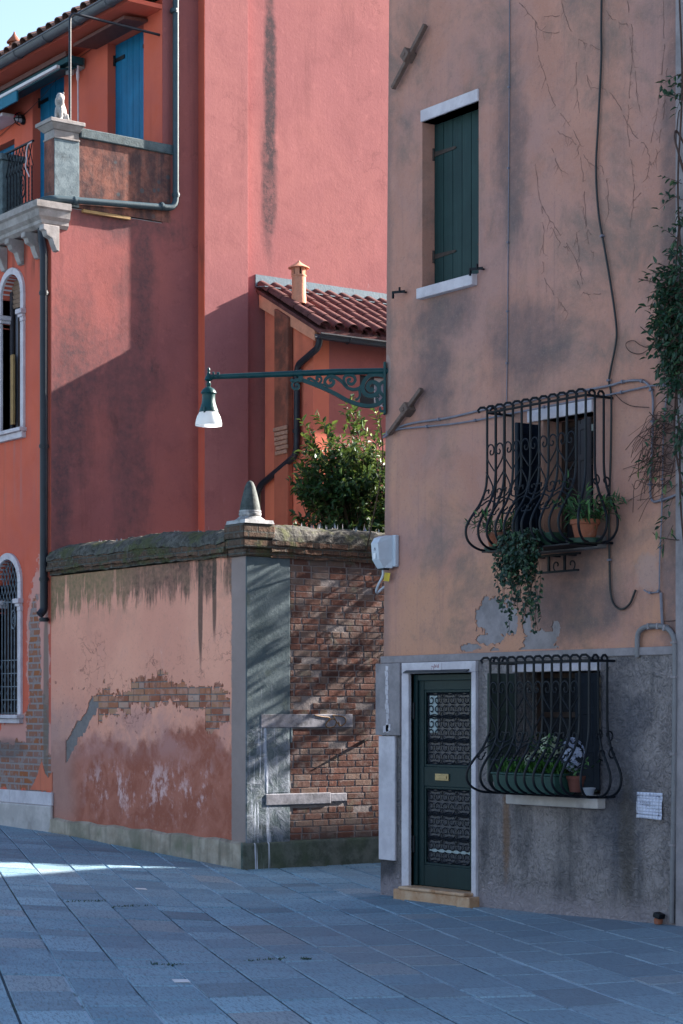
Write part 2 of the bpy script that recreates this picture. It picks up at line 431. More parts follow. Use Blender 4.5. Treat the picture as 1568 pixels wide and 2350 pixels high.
# --- orange front of the red house
def m_orange():
    nb = NB('orange_plaster'); x, z = nb.x, nb.z
    big = nb.noise(.6, detail=5, rough=.6); mid = nb.noise(2.2, detail=6, rough=.62, dist=.5); fine = nb.noise(30, detail=4, rough=.7)
    st = nb.streak(x, 7, .35, 6, 2.7, .65)
    c = nb.mix(nb.sm(.36, .64, big), (.60, .128, .078), (.50, .11, .078))
    c = nb.mix(nb.sm(.45, .7, mid) * .5, c, (.55, .10, .05))
    c = nb.mix(nb.sm(.55, .75, st) * .4, c, (.40, .08, .05))
    c = nb.mix(nb.sm(.5, .7, nb.streak(x, 11, .6, 5, 12)) * nb.band(z, 4.3, 5.45, .5) * .7, c, (.40, .16, .14))
    wob = nb.noise(6, detail=6, rough=.62); wob2 = nb.noise(2.4, detail=6, rough=.6)
    # bare brick, grey mortar and faded pink below the coat on the ground floor
    def B(px, py, rx, rz, k=1.2, soft=.08, w=None):
        p = PY(px, py, YL); return nb.blob(x, z, p.x, p.z, rx, rz, w or wob, soft, k)
    faded = nb.mx(nb.mx(B(88, 1500, .30, 1.05), B(60, 1720, .9, .45)), B(0, 1740, 1.6, .42))
    c = nb.mix(faded, c, nb.mix(mid, (.50, .22, .19), (.60, .30, .25)))
    grey = nb.mx(nb.mx(B(80, 1530, .17, .85), B(85, 1680, .3, .55)), B(40, 1760, 1.2, .33))
    bc, bf = nb.brick(x + nb.y, z, .26, .085, .014)
    t = nb.noise(3.8, detail=2)
    bcol = nb.mix(bc, nb.mix(t, (.22, .07, .045), (.36, .13, .05)), nb.mix(t, (.30, .12, .08), (.2, .15, .15)))
    bare = nb.mix(nb.mx(bf, nb.sm(.52, .62, nb.noise(8, detail=5)) * .8), bcol, nb.mix(nb.noise(20, detail=4), (.19, .155, .155), (.34, .27, .26)))
    c = nb.mix(grey, c, bare)
    run = nb.blob(x, z, PY(106, 1600, YL).x, 1.9, .075, 1.2, wob2, .5, .7)
    c = nb.mix(run * .8, c, (.16, .13, .11))
    soot = nb.blob(x, z, PY(20, 1690, YL).x, 1.2, .5, .12, wob2, .8, 1.2)
    c = nb.mix(soot * .6, c, (.12, .1, .1))
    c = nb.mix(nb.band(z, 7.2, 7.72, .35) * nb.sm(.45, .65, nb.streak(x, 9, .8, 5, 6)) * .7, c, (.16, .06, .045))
    h = fine * .5 + mid * .7 - grey * (1.0 + bf * 1.2) - faded * .8
    MAT['orange_plaster'] = nb.finish(c, .92, h, .008, .5, spec=.15)
m_orange()
def m_brick_red():   # annex, deep red
    nb = NB('red_ochre_plaster'); y, z = nb.y, nb.z
    mid = nb.noise(2.0, detail=6, rough=.62, dist=.5); fine = nb.noise(30, detail=4, rough=.7); st = nb.streak(nb.x + nb.y, 6, .4, 6, 2.2)
    c = nb.mix(nb.sm(.35, .65, nb.noise(.8, detail=4)), (.60, .17, .10), (.50, .13, .09))
    c = nb.mix(nb.sm(.5, .72, mid) * .5, c, (.33, .09, .065))
    c = nb.mix(nb.sm(.52, .72, st) * .4, c, (.25, .085, .06))
    MAT['red_ochre_plaster'] = nb.finish(c, .92, fine * .5 + mid, .006, .5, spec=.15)
m_brick_red()
def m_flue():
    nb = NB('sooty_plaster'); z = nb.z
    mid = nb.noise(4, detail=7, rough=.68); st = nb.streak(nb.x + nb.y, 9, 1.0, 6, 2.2)
    c = nb.mix(nb.sm(.4, .65, mid), (.14, .06, .045), (.30, .10, .065))
    c = nb.mix(nb.sm(.5, .7, st) * .5, c, (.09, .055, .05))
    c = nb.mix((1.0 - nb.sm(4.6, 5.8, z + (mid - .5))) * .7, c, (.42, .12, .075))
    MAT['sooty_plaster'] = nb.finish(c, .93, mid, .01, .5, spec=.12)
m_flue()

# --- garden wall, street face
def m_garden():
    nb = NB('flaking_plaster'); x, z = nb.x, nb.z
    big = nb.noise(.9, detail=5); mid = nb.noise(3.0, detail=7, rough=.65, dist=.5); fine = nb.noise(34, detail=5, rough=.7); chip = nb.noise(16, detail=5, rough=.6)
    X0, X1 = -22.5, -18.5
    c = nb.mix(nb.sm(.35, .65, big), (.70, .30, .215), (.79, .355, .25))
    c = nb.mix(nb.sm(.5, .75, mid) * .4, c, (.62, .31, .25))
    wob = nb.noise(3.2, detail=7, rough=.66); w2 = nb.noise(1.3, detail=6, rough=.6); ws = nb.streak(x, 7, .8, 6, 3.3, .68)
    # red brown lower coat
    redb = 1.0 - nb.sm(1.36, 1.56, z + (w2 - .5) * 1.0 + (wob - .5) * .55 + nb.abs(x + 20.0) * .09)
    c = nb.mix(redb, c, nb.mix(nb.sm(.4, .62, mid), (.33, .105, .07), (.43, .155, .11)))
    mauve = nb.band(z, 1.15, 1.75, .3) * nb.sm(.40, .58, mid * .5 + w2 * .5)
    c = nb.mix(mauve * .6, c, (.44, .23, .215))
    left = 1.0 - nb.sm(-22.3, -21.7, x + (w2 - .5) * .5)
    c = nb.mix(left * nb.band(z, .3, 1.7, .6) * .65, c, (.40, .24, .21))
    # salt bloom
    wsl = nb.streak(x, 4.2, 1.6, 7, 7.7, .7)
    salt = nb.band(z + (w2 - .5) * .4, .50, 1.05, .4) * nb.sm(.49, .60, wsl * .6 + wob * .4 + (chip - .5) * .25) * nb.sm(-22.0, -21.2, x) * (1.0 - nb.sm(-19.0, -18.75, x))
    c = nb.mix(salt * .9, c, (.68, .42, .40))
    pit = nb.sm(.66, .69, nb.noise(12, detail=4)) * nb.band(z, 1.35, 2.1, .3)
    c = nb.mix(pit * .8, c, (.26, .11, .085))
    # black and green drips below the coping
    xw = x + (wob - .5) * .12
    d1 = nb.streak(xw, 9.0, .55, 8, 9.1, .7); d2 = nb.streak(xw, 2.6, .35, 6, 19.1, .6); dfine = nb.streak(xw, 26, 1.2, 6, 29.1, .7)
    hf = nb.sm(2.2, 3.3, z)
    drip = nb.sm(-.02, .11, d1 * .55 + d2 * .75 + (dfine - .5) * .25 + (mid - .5) * .2 - (1.06 - hf * .56))
    big_run = nb.mx(nb.blob(x, z, PY(460, 1400, YL).x, 2.9, .045, .6, d1, .5, 1.3), nb.blob(x, z, PY(492, 1380, YL).x, 3.0, .04, .5, d1, .5, 1.3))
    lich = nb.mix(nb.sm(-21.2, -20.3, x + (big - .5)), (.16, .135, .07), (.075, .055, .045))
    c = nb.mix(nb.clamp(drip * (.80 + (chip - .5) * 1.0) + big_run * .85), c, lich)
    c = nb.mix(nb.sm(2.4, 3.4, z) * nb.sm(.42, .6, mid) * .4, c, (.30, .17, .11))
    c = nb.mix(nb.sm(.55, .68, fine) * .30, c, (.40, .19, .15)); c = nb.mix(nb.sm(.58, .72, nb.noise(9, detail=8, rough=.75)) * .35, c, (.80, .46, .38))
    # hairline cracks
    cr = nb.vor(5.5, nb.vec(x + (wob - .5) * .5, 0.0, z + (chip - .5) * .2), 'DISTANCE_TO_EDGE')
    crack = (1.0 - nb.sm(.0, .03, cr)) * nb.sm(.5, .6, w2) * nb.band(z, 1.5, 2.6, .3)
    c = nb.mix(crack * .6, c, (.25, .1, .08))
    # cement strip at the corner
    cem = nb.sm(-18.49, -18.46, x + (chip - .5) * .05)
    c = nb.mix(cem, c, nb.mix(mid, (.22, .165, .15), (.34, .255, .24)))
    h = fine * .5 + mid * .8 + chip * .4  - pit * 1.2 - crack * .8 + cem * .8
    MAT['flaking_plaster'] = nb.finish(c, .93, h, .012, .6, spec=.12)
m_garden()
# --- garden wall, alley face: cement patch and bricks
def m_cement():
    nb = NB('alley_cement'); y, z = nb.y, nb.z
    mid = nb.noise(3.2, detail=7, rough=.66, dist=.4); fine = nb.noise(30, detail=5, rough=.7); lump = nb.noise(7, detail=8, rough=.7, dist=.8)
    ws = nb.streak(y, 16, .9, 6, 2.1, .65)
    low = 1.0 - nb.sm(1.3, 1.75, z + (mid - .5) * .7)
    c = nb.mix(nb.sm(.35, .65, mid), (.072, .098, .112), (.115, .145, .16))
    c = nb.mix(nb.sm(.5, .7, nb.noise(1.3, detail=5)) * .6, c, (.05, .07, .075))
    c = nb.mix(low * nb.sm(.42, .58, lump), c, (.19, .215, .255))
    c = nb.mix(low * nb.sm(.54, .66, nb.noise(5, detail=6)) * .7, c, (.06, .075, .08))
    paint = nb.sm(.53, .59, ws) * nb.blob(y, z, 12.12, .9, .17, 1.05, mid, .5, .9)
    c = nb.mix(paint * .85, c, (.46, .50, .60))
    c = nb.mix(nb.sm(.6, .72, nb.noise(4, detail=5)) * .35, c, (.10, .12, .085))
    MAT['alley_cement'] = nb.finish(c, .92, fine * .4 + mid * .5 + low * lump * 3.0, .016, .7, spec=.15)
m_cement()
def m_bricks():
    nb = NB('old_brick'); a, b, d = nb.attr()
    n = nb.noise(22, detail=5, rough=.7); n2 = nb.noise(5, detail=5)
    c = nb.mix(a, (.07, .034, .029), (.135, .060, .046))
    c = nb.mix(nb.sm(.7, .95, b) * .8, c, (.17, .12, .10)); c = nb.mix(nb.sm(.48, .62, nb.noise(8, detail=7, rough=.7)) * .65, c, (.16, .135, .13))
    c = nb.mix(nb.sm(.8, 1.0, d) * .8, c, (.13, .10, .09))
    c = nb.mix(nb.sm(.55, .75, n) * .4, c, (.27, .20, .18))
    c = nb.mix(nb.sm(.56, .72, n2) * .55, c, (.12, .13, .10))
    MAT['old_brick'] = nb.finish(c, .93, n, .006, .9, spec=.12)
    nb = NB('patch_brick'); a, b, d = nb.attr(); n = nb.noise(22, detail=5, rough=.7)
    c = nb.mix(a, (.26, .085, .055), (.42, .17, .095)); c = nb.mix(nb.sm(.6, .95, b), c, (.40, .21, .13)); c = nb.mix(nb.sm(.88, 1.0, d) * .7, c, (.45, .33, .29)); c = nb.mix(nb.sm(.47, .6, nb.noise(9, detail=7, rough=.7)) * .7, c, (.46, .235, .18)); c = nb.mix(nb.sm(.62, .7, nb.noise(7, detail=4)) * .6, c, (.15, .09, .08))
    MAT['patch_brick'] = nb.finish(c, .93, n, .006, .9, spec=.12)
    nb = NB('lime_mortar')
    n = nb.noise(18, detail=6, rough=.7); n2 = nb.noise(2.5, detail=5)
    c = nb.mix(n, (.13, .112, .112), (.28, .245, .24)); c = nb.mix(nb.sm(.5, .7, n2) * .6, c, (.13, .115, .11))
    MAT['lime_mortar'] = nb.finish(c, .95, n, .012, .8, spec=.1)
m_bricks()
def m_coping(name, grey, brickish):
    nb = NB(name); z = nb.z
    n = nb.noise(14, detail=7, rough=.7); n2 = nb.noise(3.5, detail=6, rough=.65); f = nb.noise(45, detail=3)
    bc, bf = nb.brick(nb.x + nb.y, z, .24, .075, .010)
    br = nb.mix(bc, (.07, .045, .032), (.165, .08, .05))
    br = nb.mix(bf, br, (.10, .09, .08))
    c = nb.mix(nb.sm(.3, .7, n), (.045, .044, .041), (.135, .13, .122))
    c = nb.mix(brickish, c, br)
    c = nb.mix(nb.sm(.48, .60, n2) * .8, c, (.075, .08, .036)); c = nb.mix(nb.sm(.52, .62, nb.noise(24, detail=6, rough=.75)) * .6, c, (.025, .025, .022)); c = nb.mix(nb.sm(.56, .66, nb.noise(19, detail=6, rough=.75)) * .35, c, (.24, .23, .21))
    c = nb.mix(nb.sm(.58, .70, nb.noise(6, detail=6, rough=.7)) * .55, c, (.045, .045, .042))
    c = nb.mix(nb.sm(.66, .74, nb.noise(11, detail=5)) * .5, c, (.30, .29, .28))
    MAT[name] = nb.finish(c, .95, n * 1.3 + f * .4 - bf * brickish * .7, .018, .9, spec=.1)
m_coping('lichen_coping', 0, .06)
m_coping('mossy_brick', 0, .72)
def m_base():
    nb = NB('stained_base'); z = nb.z
    n = nb.noise(5, detail=7, rough=.68); n2 = nb.noise(1.4, detail=5); st = nb.streak(nb.x + nb.y, 6, .8, 5, 2.0)
    c = nb.mix(nb.sm(.35, .65, n), (.30, .235, .185), (.43, .35, .285))
    c = nb.mix(nb.sm(.46, .64, n2) * .7, c, (.17, .155, .115))
    c = nb.mix(nb.sm(.5, .68, st) * .6, c, (.10, .095, .075))
    c = nb.mix(nb.sm(.55, .72, nb.noise(3, detail=5)) * .4, c, (.11, .13, .075))
    ys = nb.sm(12.0, 12.0001, nb.y + (nb.x + 18.2) * 0.0)
    MAT['stained_base'] = nb.finish(c, .9, n, .012, .7, spec=.15)
    nb = NB('green_base'); z = nb.z
    n = nb.noise(7, detail=7, rough=.7); f = nb.noise(36, detail=4); ws = nb.streak(nb.y, 18, .6, 5, 2.1)
    c = nb.mix(nb.sm(.35, .65, n), (.06, .075, .062), (.125, .14, .125))
    c = nb.mix(nb.sm(.5, .7, nb.noise(2, detail=5)) * .6, c, (.07, .095, .06))
    c = nb.mix(nb.sm(.53, .58, ws) * nb.blob(nb.y, z, 12.1, .2, .13, .6, n, .4, .6) * .9, c, (.55, .60, .72))
    MAT['green_base'] = nb.finish(c, .9, n + f * .5, .012, .8, spec=.15)
m_base()
# --- stones
def m_stone(name, a, b, stain, k=.5, scale=4.0, rough=.75):
    nb = NB(name)
    n = nb.noise(scale, detail=7, rough=.68); n2 = nb.noise(scale * 5, detail=4, rough=.7)
    c = nb.mix(nb.sm(.35, .65, n), a, b)
    c = nb.mix(nb.sm(.5, .7, nb.noise(scale * .7, detail=7, rough=.7)) * k, c, stain)
    c = nb.mix(nb.sm(.6, .72, n2) * .3, c, stain)
    MAT[name] = nb.finish(c, rough, n + n2 * .6, .006, .6, spec=.25)
m_stone('white_stone', (.48, .42, .455), (.60, .535, .57), (.30, .26, .28), .5)
m_stone('istrian_stone', (.25, .22, .21), (.37, .33, .32), (.15, .13, .12), .7)
m_stone('weathered_stone', (.26, .26, .27), (.42, .41, .42), (.07, .07, .07), .8, 7.0)
m_stone('dark_cone_stone', (.035, .045, .045), (.085, .10, .098), (.018, .022, .02), .7, 9.0)
m_stone('pillar_stone', (.10, .135, .155), (.18, .225, .245), (.05, .062, .07), .8, 9.0)
m_stone('rusty_step', (.46, .24, .13), (.56, .36, .24), (.30, .11, .035), .95, 5.0)
m_stone('plinth_stone', (.40, .35, .34), (.54, .47, .46), (.22, .19, .18), .6, 3.0)
m_stone('grey_render', (.22, .19, .2), (.30, .255, .265), (.15, .13, .135), .5, 5.0, .9)
m_stone('lintel_stone', (.13, .13, .15), (.26, .255, .29), (.07, .07, .075), .9, 7.0, .9)
m_stone('shelf_stone', (.16, .15, .155), (.25, .23, .235), (.09, .08, .085), .6, 6.0)
# --- parapet between terrace and alley
def m_parapet():
    nb = NB('parapet_plaster'); y, z = nb.y, nb.z
    n = nb.noise(3.5, detail=7, rough=.7, dist=.4); n2 = nb.noise(12, detail=6, rough=.75); st = nb.streak(y + nb.x, 6, .7, 6, 3.0, .7)
    c = nb.mix(nb.sm(.4, .6, n2), (.21, .085, .065), (.31, .13, .095))
    c = nb.mix(nb.sm(.38, .60, n * .5 + st * .5) * .9, c, (.06, .042, .045))
    c = nb.mix(nb.sm(.52, .66, n2) * .55, c, (.09, .065, .065))
    v = nb.vor(7, nb.vec(y, 0.0, z), 'F1')
    c = nb.mix((1.0 - nb.sm(.16, .26, v + (n2 - .5) * .2)) * nb.sm(.46, .6, nb.noise(1.6, detail=3)) * .7, c, (.07, .09, .10))
    MAT['parapet_plaster'] = nb.finish(c, .94, n2 + n, .008, .7, spec=.12)
m_parapet()
simple('dark_cap', (.08, .105, .115), .9, var=.5, scale=12, bump=.008, grime=((.04, .05, .05), .8))
# --- metal, wood, glass
simple('green_iron', (.004, .045, .050), .4, .0, .35, 14, .3, .001)
simple('black_iron', (.004, .0055, .010), .5, 0, .4, 20, .22, .001)
simple('grey_iron', (.12, .14, .17), .6, .2, .4, 20, .4, .001, ((.06, .05, .05), .6))
simple('old_iron', (.055, .04, .035), .75, .2, .5, 18, .3, .002, ((.14, .06, .03), .6))
simple('slate_pipe', (.04, .068, .085), .5, 0, .25, 8, .3, .001)
simple('dark_pipe', (.014, .017, .026), .45, 0, .35, 7, .3, .001)
simple('gutter_metal', (.10, .105, .12), .5, .3, .3, 6, .4, .001, ((.06, .05, .05), .5))
simple('zinc', (.085, .135, .175), .5, .1, .25, 5, .5, .002, ((.05, .08, .10), .5))
simple('conduit_plastic', (.17, .155, .165), .55, 0, .2, 9, .4, .001, ((.12, .11, .11), .6))
simple('cable_white', (.18, .165, .20), .6, 0, .25, 14, .3, .0005)
simple('cable_black', (.012, .011, .014), .5, 0, .3, 14, .4, .0005)
simple('utility_plastic', (.50, .52, .58), .45, 0, .08, 5, .45, .0006, ((.36, .37, .40), .5))
simple('label_white', (.72, .70, .72), .5, 0, .06)
simple('tag_yellow', (.62, .42, .03), .5, 0, .15)
simple('ink_grey', (.16, .15, .19), .7, 0, .2)
simple('number_red', (.30, .12, .14), .8, 0, .4, 60)
simple('terracotta', (.27, .09, .052), .85, 0, .25, 12, .2, .002, ((.45, .34, .3), .5))
simple('terracotta_pale', (.56, .25, .16), .85, 0, .2, 10, .2, .002, ((.36, .15, .1), .4))
simple('saucer_green', (.018, .045, .03), .5, 0, .3)
simple('box_green', (.014, .05, .042), .5, 0, .25, 8)
simple('dark_pot', (.13, .04, .03), .8, 0, .3, 12)
simple('pot_white', (.22, .22, .26), .5, 0, .15, 8)
simple('soil', (.03, .02, .015), 1, 0, .5, 40)
simple('brass', (.34, .24, .12), .45, .6, .25, 30, .5, .0005, ((.14, .09, .05), .6))
simple('pane_reflection', (.30, .34, .35), .9, 0, .2, 22)  # pale colour for the reflection painted on the door glass
simple('grey_pane_reflection', (.17, .17, .205), .8, 0, .2, 4)  # bluish grey glass reflection put into a matt colour
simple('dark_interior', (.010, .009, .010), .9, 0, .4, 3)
simple('wood_frame', (.035, .018, .014), .6, 0, .35, 14, .3, .002)
simple('slat_wood', (.22, .14, .10), .75, 0, .3, 22, .25, .002)
simple('plank_ochre', (.36, .22, .10), .8, 0, .25, 15, .2, .002)
simple('white_frame', (.62, .62, .66), .55, 0, .1)
simple('paper', (.60, .585, .70), .6, 0, .06, 6, .4, .001)
simple('awning_teal', (.005, .055, .075), .7, 0, .3, 9)
simple('awning_blue', (.008, .13, .21), .7, 0, .2, 9)
simple('awning_white', (.62, .58, .60), .45, 0, .1)
simple('board_brown', (.12, .05, .045), .7, 0, .3, 12, .3, .002)
simple('tile_red', (.115, .052, .050), .95, 0, .5, 7, .06, .003, ((.10, .065, .06), .7))
simple('tile_brown', (.17, .095, .08), .9, 0, .45, 5, .2, .003, ((.07, .06, .05), .7))
simple('lion_stone', (.34, .32, .31), .85, 0, .45, 16, .2, .006, ((.12, .11, .10), .8))
simple('rope', (.55, .45, .47), .8, 0, .1)
simple('lamp_red', (.55, .03, .05), .4)
simple('dry_tendril', (.21, .125, .11), .95, 0, .3, 30, .1, .001)
simple('rusty_tie', (.15, .10, .085), .85, 0, .4, 18, .2, .003, ((.08, .055, .05), .6))
simple('bark', (.10, .07, .05), .95, 0, .4, 30, .1, .004)
simple('twig', (.075, .045, .04), .9, 0, .4, 30, .1, .001)
simple('graffiti_paint', (.16, .075, .02), .6, 0, .3, 40)
simple('flue_brick', (.40, .23, .17), .95, 0, .45, 30, .1, .01, ((.52, .45, .42), .6))
simple('beam_wood', (.05, .03, .025), .8, 0, .3, 14)
def m_paint(name, a, b, chip, k=.4, rough=.5):
    nb = NB(name)
    n = nb.noise(3, detail=6, rough=.65); g = nb.noise(1.0, nb.vec(nb.x * 45, nb.y * 45, nb.z * 2.2), 4, .6); n2 = nb.noise(30, detail=4)
    c = nb.mix(nb.sm(.35, .65, n * .6 + g * .4), a, b)
    c = nb.mix(nb.sm(.6, .75, g) * k, c, chip)
    c = nb.mix(nb.sm(.66, .72, n2) * nb.sm(.5, .65, n) * k, c, chip)
    MAT[name] = nb.finish(c, rough, g + n2 * .4, .0025, .6, spec=.16)
m_paint('green_shutter_paint', (.011, .030, .031), (.016, .041, .041), (.03, .055, .055))
m_paint('door_green', (.005, .0165, .019), (.008, .024, .026), (.02, .035, .037), .3, .42)
m_paint('blue_shutter_paint', (.004, .10, .21), (.006, .135, .275), (.02, .19, .33), .35, .5)
m_paint('navy_shutter_paint', (.003, .006, .013), (.005, .010, .020), (.015, .02, .035), .3, .5)
m_paint('sage_shutter_paint', (.04, .052, .048), (.06, .073, .065), (.09, .10, .09), .3, .6)
m_paint('grey_shutter_paint', (.045, .041, .048), (.06, .054, .062), (.09, .08, .085), .3, .6)
def m_glass(name, col, rough=.04, spec=.6):
    nb = NB(name); n = nb.noise(1.6, detail=2)
    MAT[name] = nb.finish(nb.mix(n, tuple(q * .7 for q in col), tuple(q * 1.3 for q in col)), rough, n, .002, .3, spec=spec)
m_glass('dark_glass', (.018, .019, .024))
m_glass('misty_glass', (.050, .048, .060), .25, .25)
m_glass('pale_glass', (.22, .22, .27), .1)
def m_bell():
    nb = NB('ribbed_glass'); b = nb.nt.nodes.new('ShaderNodeBsdfPrincipled')
    n = nb.noise(40, detail=2)
    nb.put(b.inputs['Base Color'], nb.mix(n, (.90, .92, .94), (.96, .97, .98)))
    b.inputs['Roughness'].default_value = .28; b.inputs['Transmission Weight'].default_value = .15
    b.inputs['IOR'].default_value = 1.35
    t = nb.nt.nodes.new('ShaderNodeBsdfTranslucent'); t.inputs[0].default_value = (.95, .96, .97, 1)
    m = nb.nt.nodes.new('ShaderNodeMixShader'); m.inputs[0].default_value = .62
    nb.nt.links.new(b.outputs[0], m.inputs[1]); nb.nt.links.new(t.outputs[0], m.inputs[2]); nb.nt.links.new(m.outputs[0], nb.out.inputs[0])
    MAT['ribbed_glass'] = nb.m
m_bell()
# --- leaves (tone: light / yellow / dull)
def m_leaf(name, dark, mid, lite, rough=.35, tl=.3, spec=.5):
    nb = NB(name); a, b, d = nb.attr()
    c = nb.mix(a, dark, mid); c = nb.mix(nb.sm(.82, 1.0, b), c, lite)
    MAT[name] = nb.finish(c, rough, spec=spec, sss=(tl, nb.mix(.5, c, lite)))
m_leaf('shrub_leaf', (.010, .032, .014), (.035, .090, .026), (.16, .21, .04), .42, .18, .3)
m_leaf('vine_leaf', (.007, .030, .020), (.024, .075, .036), (.11, .16, .05), .45, .22)
m_leaf('pot_leaf', (.014, .05, .018), (.045, .13, .04), (.10, .20, .06), .45, .22)
m_leaf('ivy_leaf', (.006, .024, .016), (.016, .05, .028), (.05, .10, .04), .5, .15)
m_leaf('grass_leaf', (.014, .06, .010), (.035, .13, .016), (.07, .2, .03), .5, .2)
m_leaf('petal_cream', (.42, .46, .32), (.60, .62, .46), (.7, .7, .6), .7, .3)
m_leaf('petal_violet', (.36, .38, .52), (.50, .52, .66), (.6, .62, .75), .7, .3)
# --- paving
def m_pave():
    nb = NB('trachyte_paving'); a, b, d = nb.attr()
    n = nb.noise(4.0, detail=7, rough=.7); f = nb.noise(60, detail=4, rough=.75); big = nb.noise(.35, detail=4)
    e1 = (nb.x * .92 - nb.y * .39); e2 = (nb.x * .39 + nb.y * .92)
    grain = nb.noise(1.0, nb.vec(e1 * 9, e2 * 55, nb.z), 4, .65)
    c = nb.mix(a, (.11, .215, .30), (.235, .385, .49))
    c = nb.mix(nb.sm(.84, .98, b) * .7, c, (.30, .31, .33))
    c = nb.mix(nb.sm(.86, .99, d) * .6, c, (.09, .13, .17))
    c = nb.mix(nb.sm(.45, .65, n) * .35, c, (.22, .34, .42))
    c = nb.mix(nb.sm(.50, .62, grain) * .6, c, (.065, .095, .13))
    c = nb.mix(nb.sm(.53, .63, f) * .6, c, (.06, .085, .115)); c = nb.mix(nb.sm(.58, .7, nb.noise(13, detail=7, rough=.75)) * .45, c, (.32, .40, .47)); c = nb.mix(nb.sm(.52, .66, nb.noise(2.2, detail=7, rough=.7)) * .35, c, (.10, .14, .19))
    c = nb.mix(nb.sm(.68, .76, nb.noise(28, detail=3)) * .25, c, (.36, .35, .34))
    c = nb.mix(nb.sm(-14.5, -12.0, nb.x) * nb.sm(5.5, 9.5, nb.y) * .5, c, (.20, .21, .25))
    MAT['trachyte_paving'] = nb.finish(c, .50 + f * .25, f * .8 + grain * .9 + n * .7, .005, .8, spec=.5)
    nb = NB('joint_mortar')
    n = nb.noise(3.5, detail=5); m = nb.noise(1.0, nb.vec((nb.x * .92 - nb.y * .39) * .22, (nb.x * .39 + nb.y * .92) * 1.5, 0.0), 3, .6); f = nb.noise(50, detail=4)
    c = nb.mix(nb.sm(.46, .56, m), (.06, .08, .10), (.38, .46, .54))
    c = nb.mix(nb.sm(.56, .66, n) * .6, c, (.03, .05, .025))
    MAT['joint_mortar'] = nb.finish(c, .95, f, .006, .8, spec=.1)
m_pave()
# ------------------------------------------------------------------ brown house on the right
def QF(px, y, out=0.0): return PY(px, y, YR - out)
bh = thing('brown_house', 'tall brown plastered house with grey roughcast base and green glazed door', 'house', (-13.1, YR + 4, 0))
FL = lambda z: -14.995 + 0.014 * z
XRR = -11.215; ZT = 9.6; ZS = 2.165
UW = (-14.39, -13.60, 5.48, 6.97); MW = (-12.76, -12.155, 3.10, 4.11); LW = (-13.07, -12.06, 1.02, 2.02); DW = (-14.535, -13.65, 0.0, 2.03)
PK = (PY(1040, 1450, YR).x, PY(1310, 1450, YR).x, 2.21, 3.02)      # where the coat has come away
m = MB(); wall_xz(m, FL, XRR, ZS, ZT, YR, 0.32, [UW, MW, PK])
pk = [(PY(px, py, YR).x, PY(px, py, YR).z, rx, rz) for px, py, rx, rz in ((1140, 1418, .27, .175), (1125, 1465, .2, .05), (1075, 1486, .15, .045), (1245, 1470, .22, .09), (1208, 1425, .07, .11), (1275, 1448, .06, .09), (1205, 1493, .12, .03), (1135, 1492, .06, .02))]
def lost_b(x, z):
    d = min(((x - cx) / rx) ** 2 + ((z - cz) / rz) ** 2 for cx, cz, rx, rz in pk) ** .5
    return d + fbm(x, z, 5.5, 6, 3.3) * .42 + fbm(x, z, 22, 3, 9.3) * .18 < .95
flaked(m, PK[0], PK[1], PK[2], PK[3], YR, .011, lost_b, .009)
m.build('wall', 'brown_plaster', bh, fix=False)
m = MB(); m.box(PK[0] - .02, PK[1] + .02, YR + .0085, YR + .1, PK[2] - .02, PK[3] + .02); m.build('bare_render', 'grey_render', bh)
m = MB(); wall_xz(m, FL, XRR, -0.6, ZS, YR - 0.014, 0.33, [LW, DW]); m.build('roughcast_base', 'grey_roughcast', bh)
m = MB()
m.hexa([(FL(-.6), YR + .32, -.6), (FL(-.6) + .3, YR + .32, -.6), (FL(-.6) + .3, 15.2, -.6), (FL(-.6), 15.2, -.6)], [(FL(ZT), YR + .32, ZT), (FL(ZT) + .3, YR + .32, ZT), (FL(ZT) + .3, 15.2, ZT), (FL(ZT), 15.2, ZT)])
m.box(-14.6, XRR, 14.9, 15.19, -.6, ZT)
m.box(XRR - .3, XRR, YR + .34, 14.89, -.6, ZT)
m.build('side_wall', 'brown_plaster', bh)
m = MB(); m.hexa([(-15.3, YR - .4, ZT + .02), (XRR, YR - .4, ZT + .02), (XRR, 15.5, ZT + .02), (-15.3, 15.5, ZT + .02)], [(-13.6, 13, ZT + 1.0), (-12.5, 13, ZT + 1.0), (-12.5, 13.6, ZT + 1.0), (-13.6, 13.6, ZT + 1.0)])
m.build('roof', 'tile_red', bh)
# string course
m = MB(); m.box(FL(ZS) - .012, XRR, YR - .03, YR - .001, ZS - .035, ZS + .03); m.build('string_course', 'grey_render', bh, bevel=.006)
# corner pilaster
m = MB(); m.box(-15.02, -14.655, YR - .055, YR - .015, 1.47, ZS - .037); m.build('render_panel', 'grey_render', bh, bevel=.008)
m = MB()
m.box(-14.99, -14.745, YR - .04, YR - .0145, .33, 1.465)
for q in ((-14.86, 1.9, .02, .42), (-14.865, 1.62, .028, .14)): pass
m.build('corner_stone', 'white_stone', bh, bevel=.006)
m = MB()
for i in range(14):
    z = 1.52 + i * .043; w = U(.014, .026); c = -14.83 + U(-.006, .006) - i * .0008
    m.obox((c, YR - .0565, z), (w, 0, U(-.004, .004)), (0, .003, 0), (U(-.006, .006), 0, .024))
m.obox((-14.84, YR - .0565, 1.535), (.055, 0, .01), (0, .003, 0), (0, 0, .03))
m.build('plaster_patch', 'white_stone', bh)
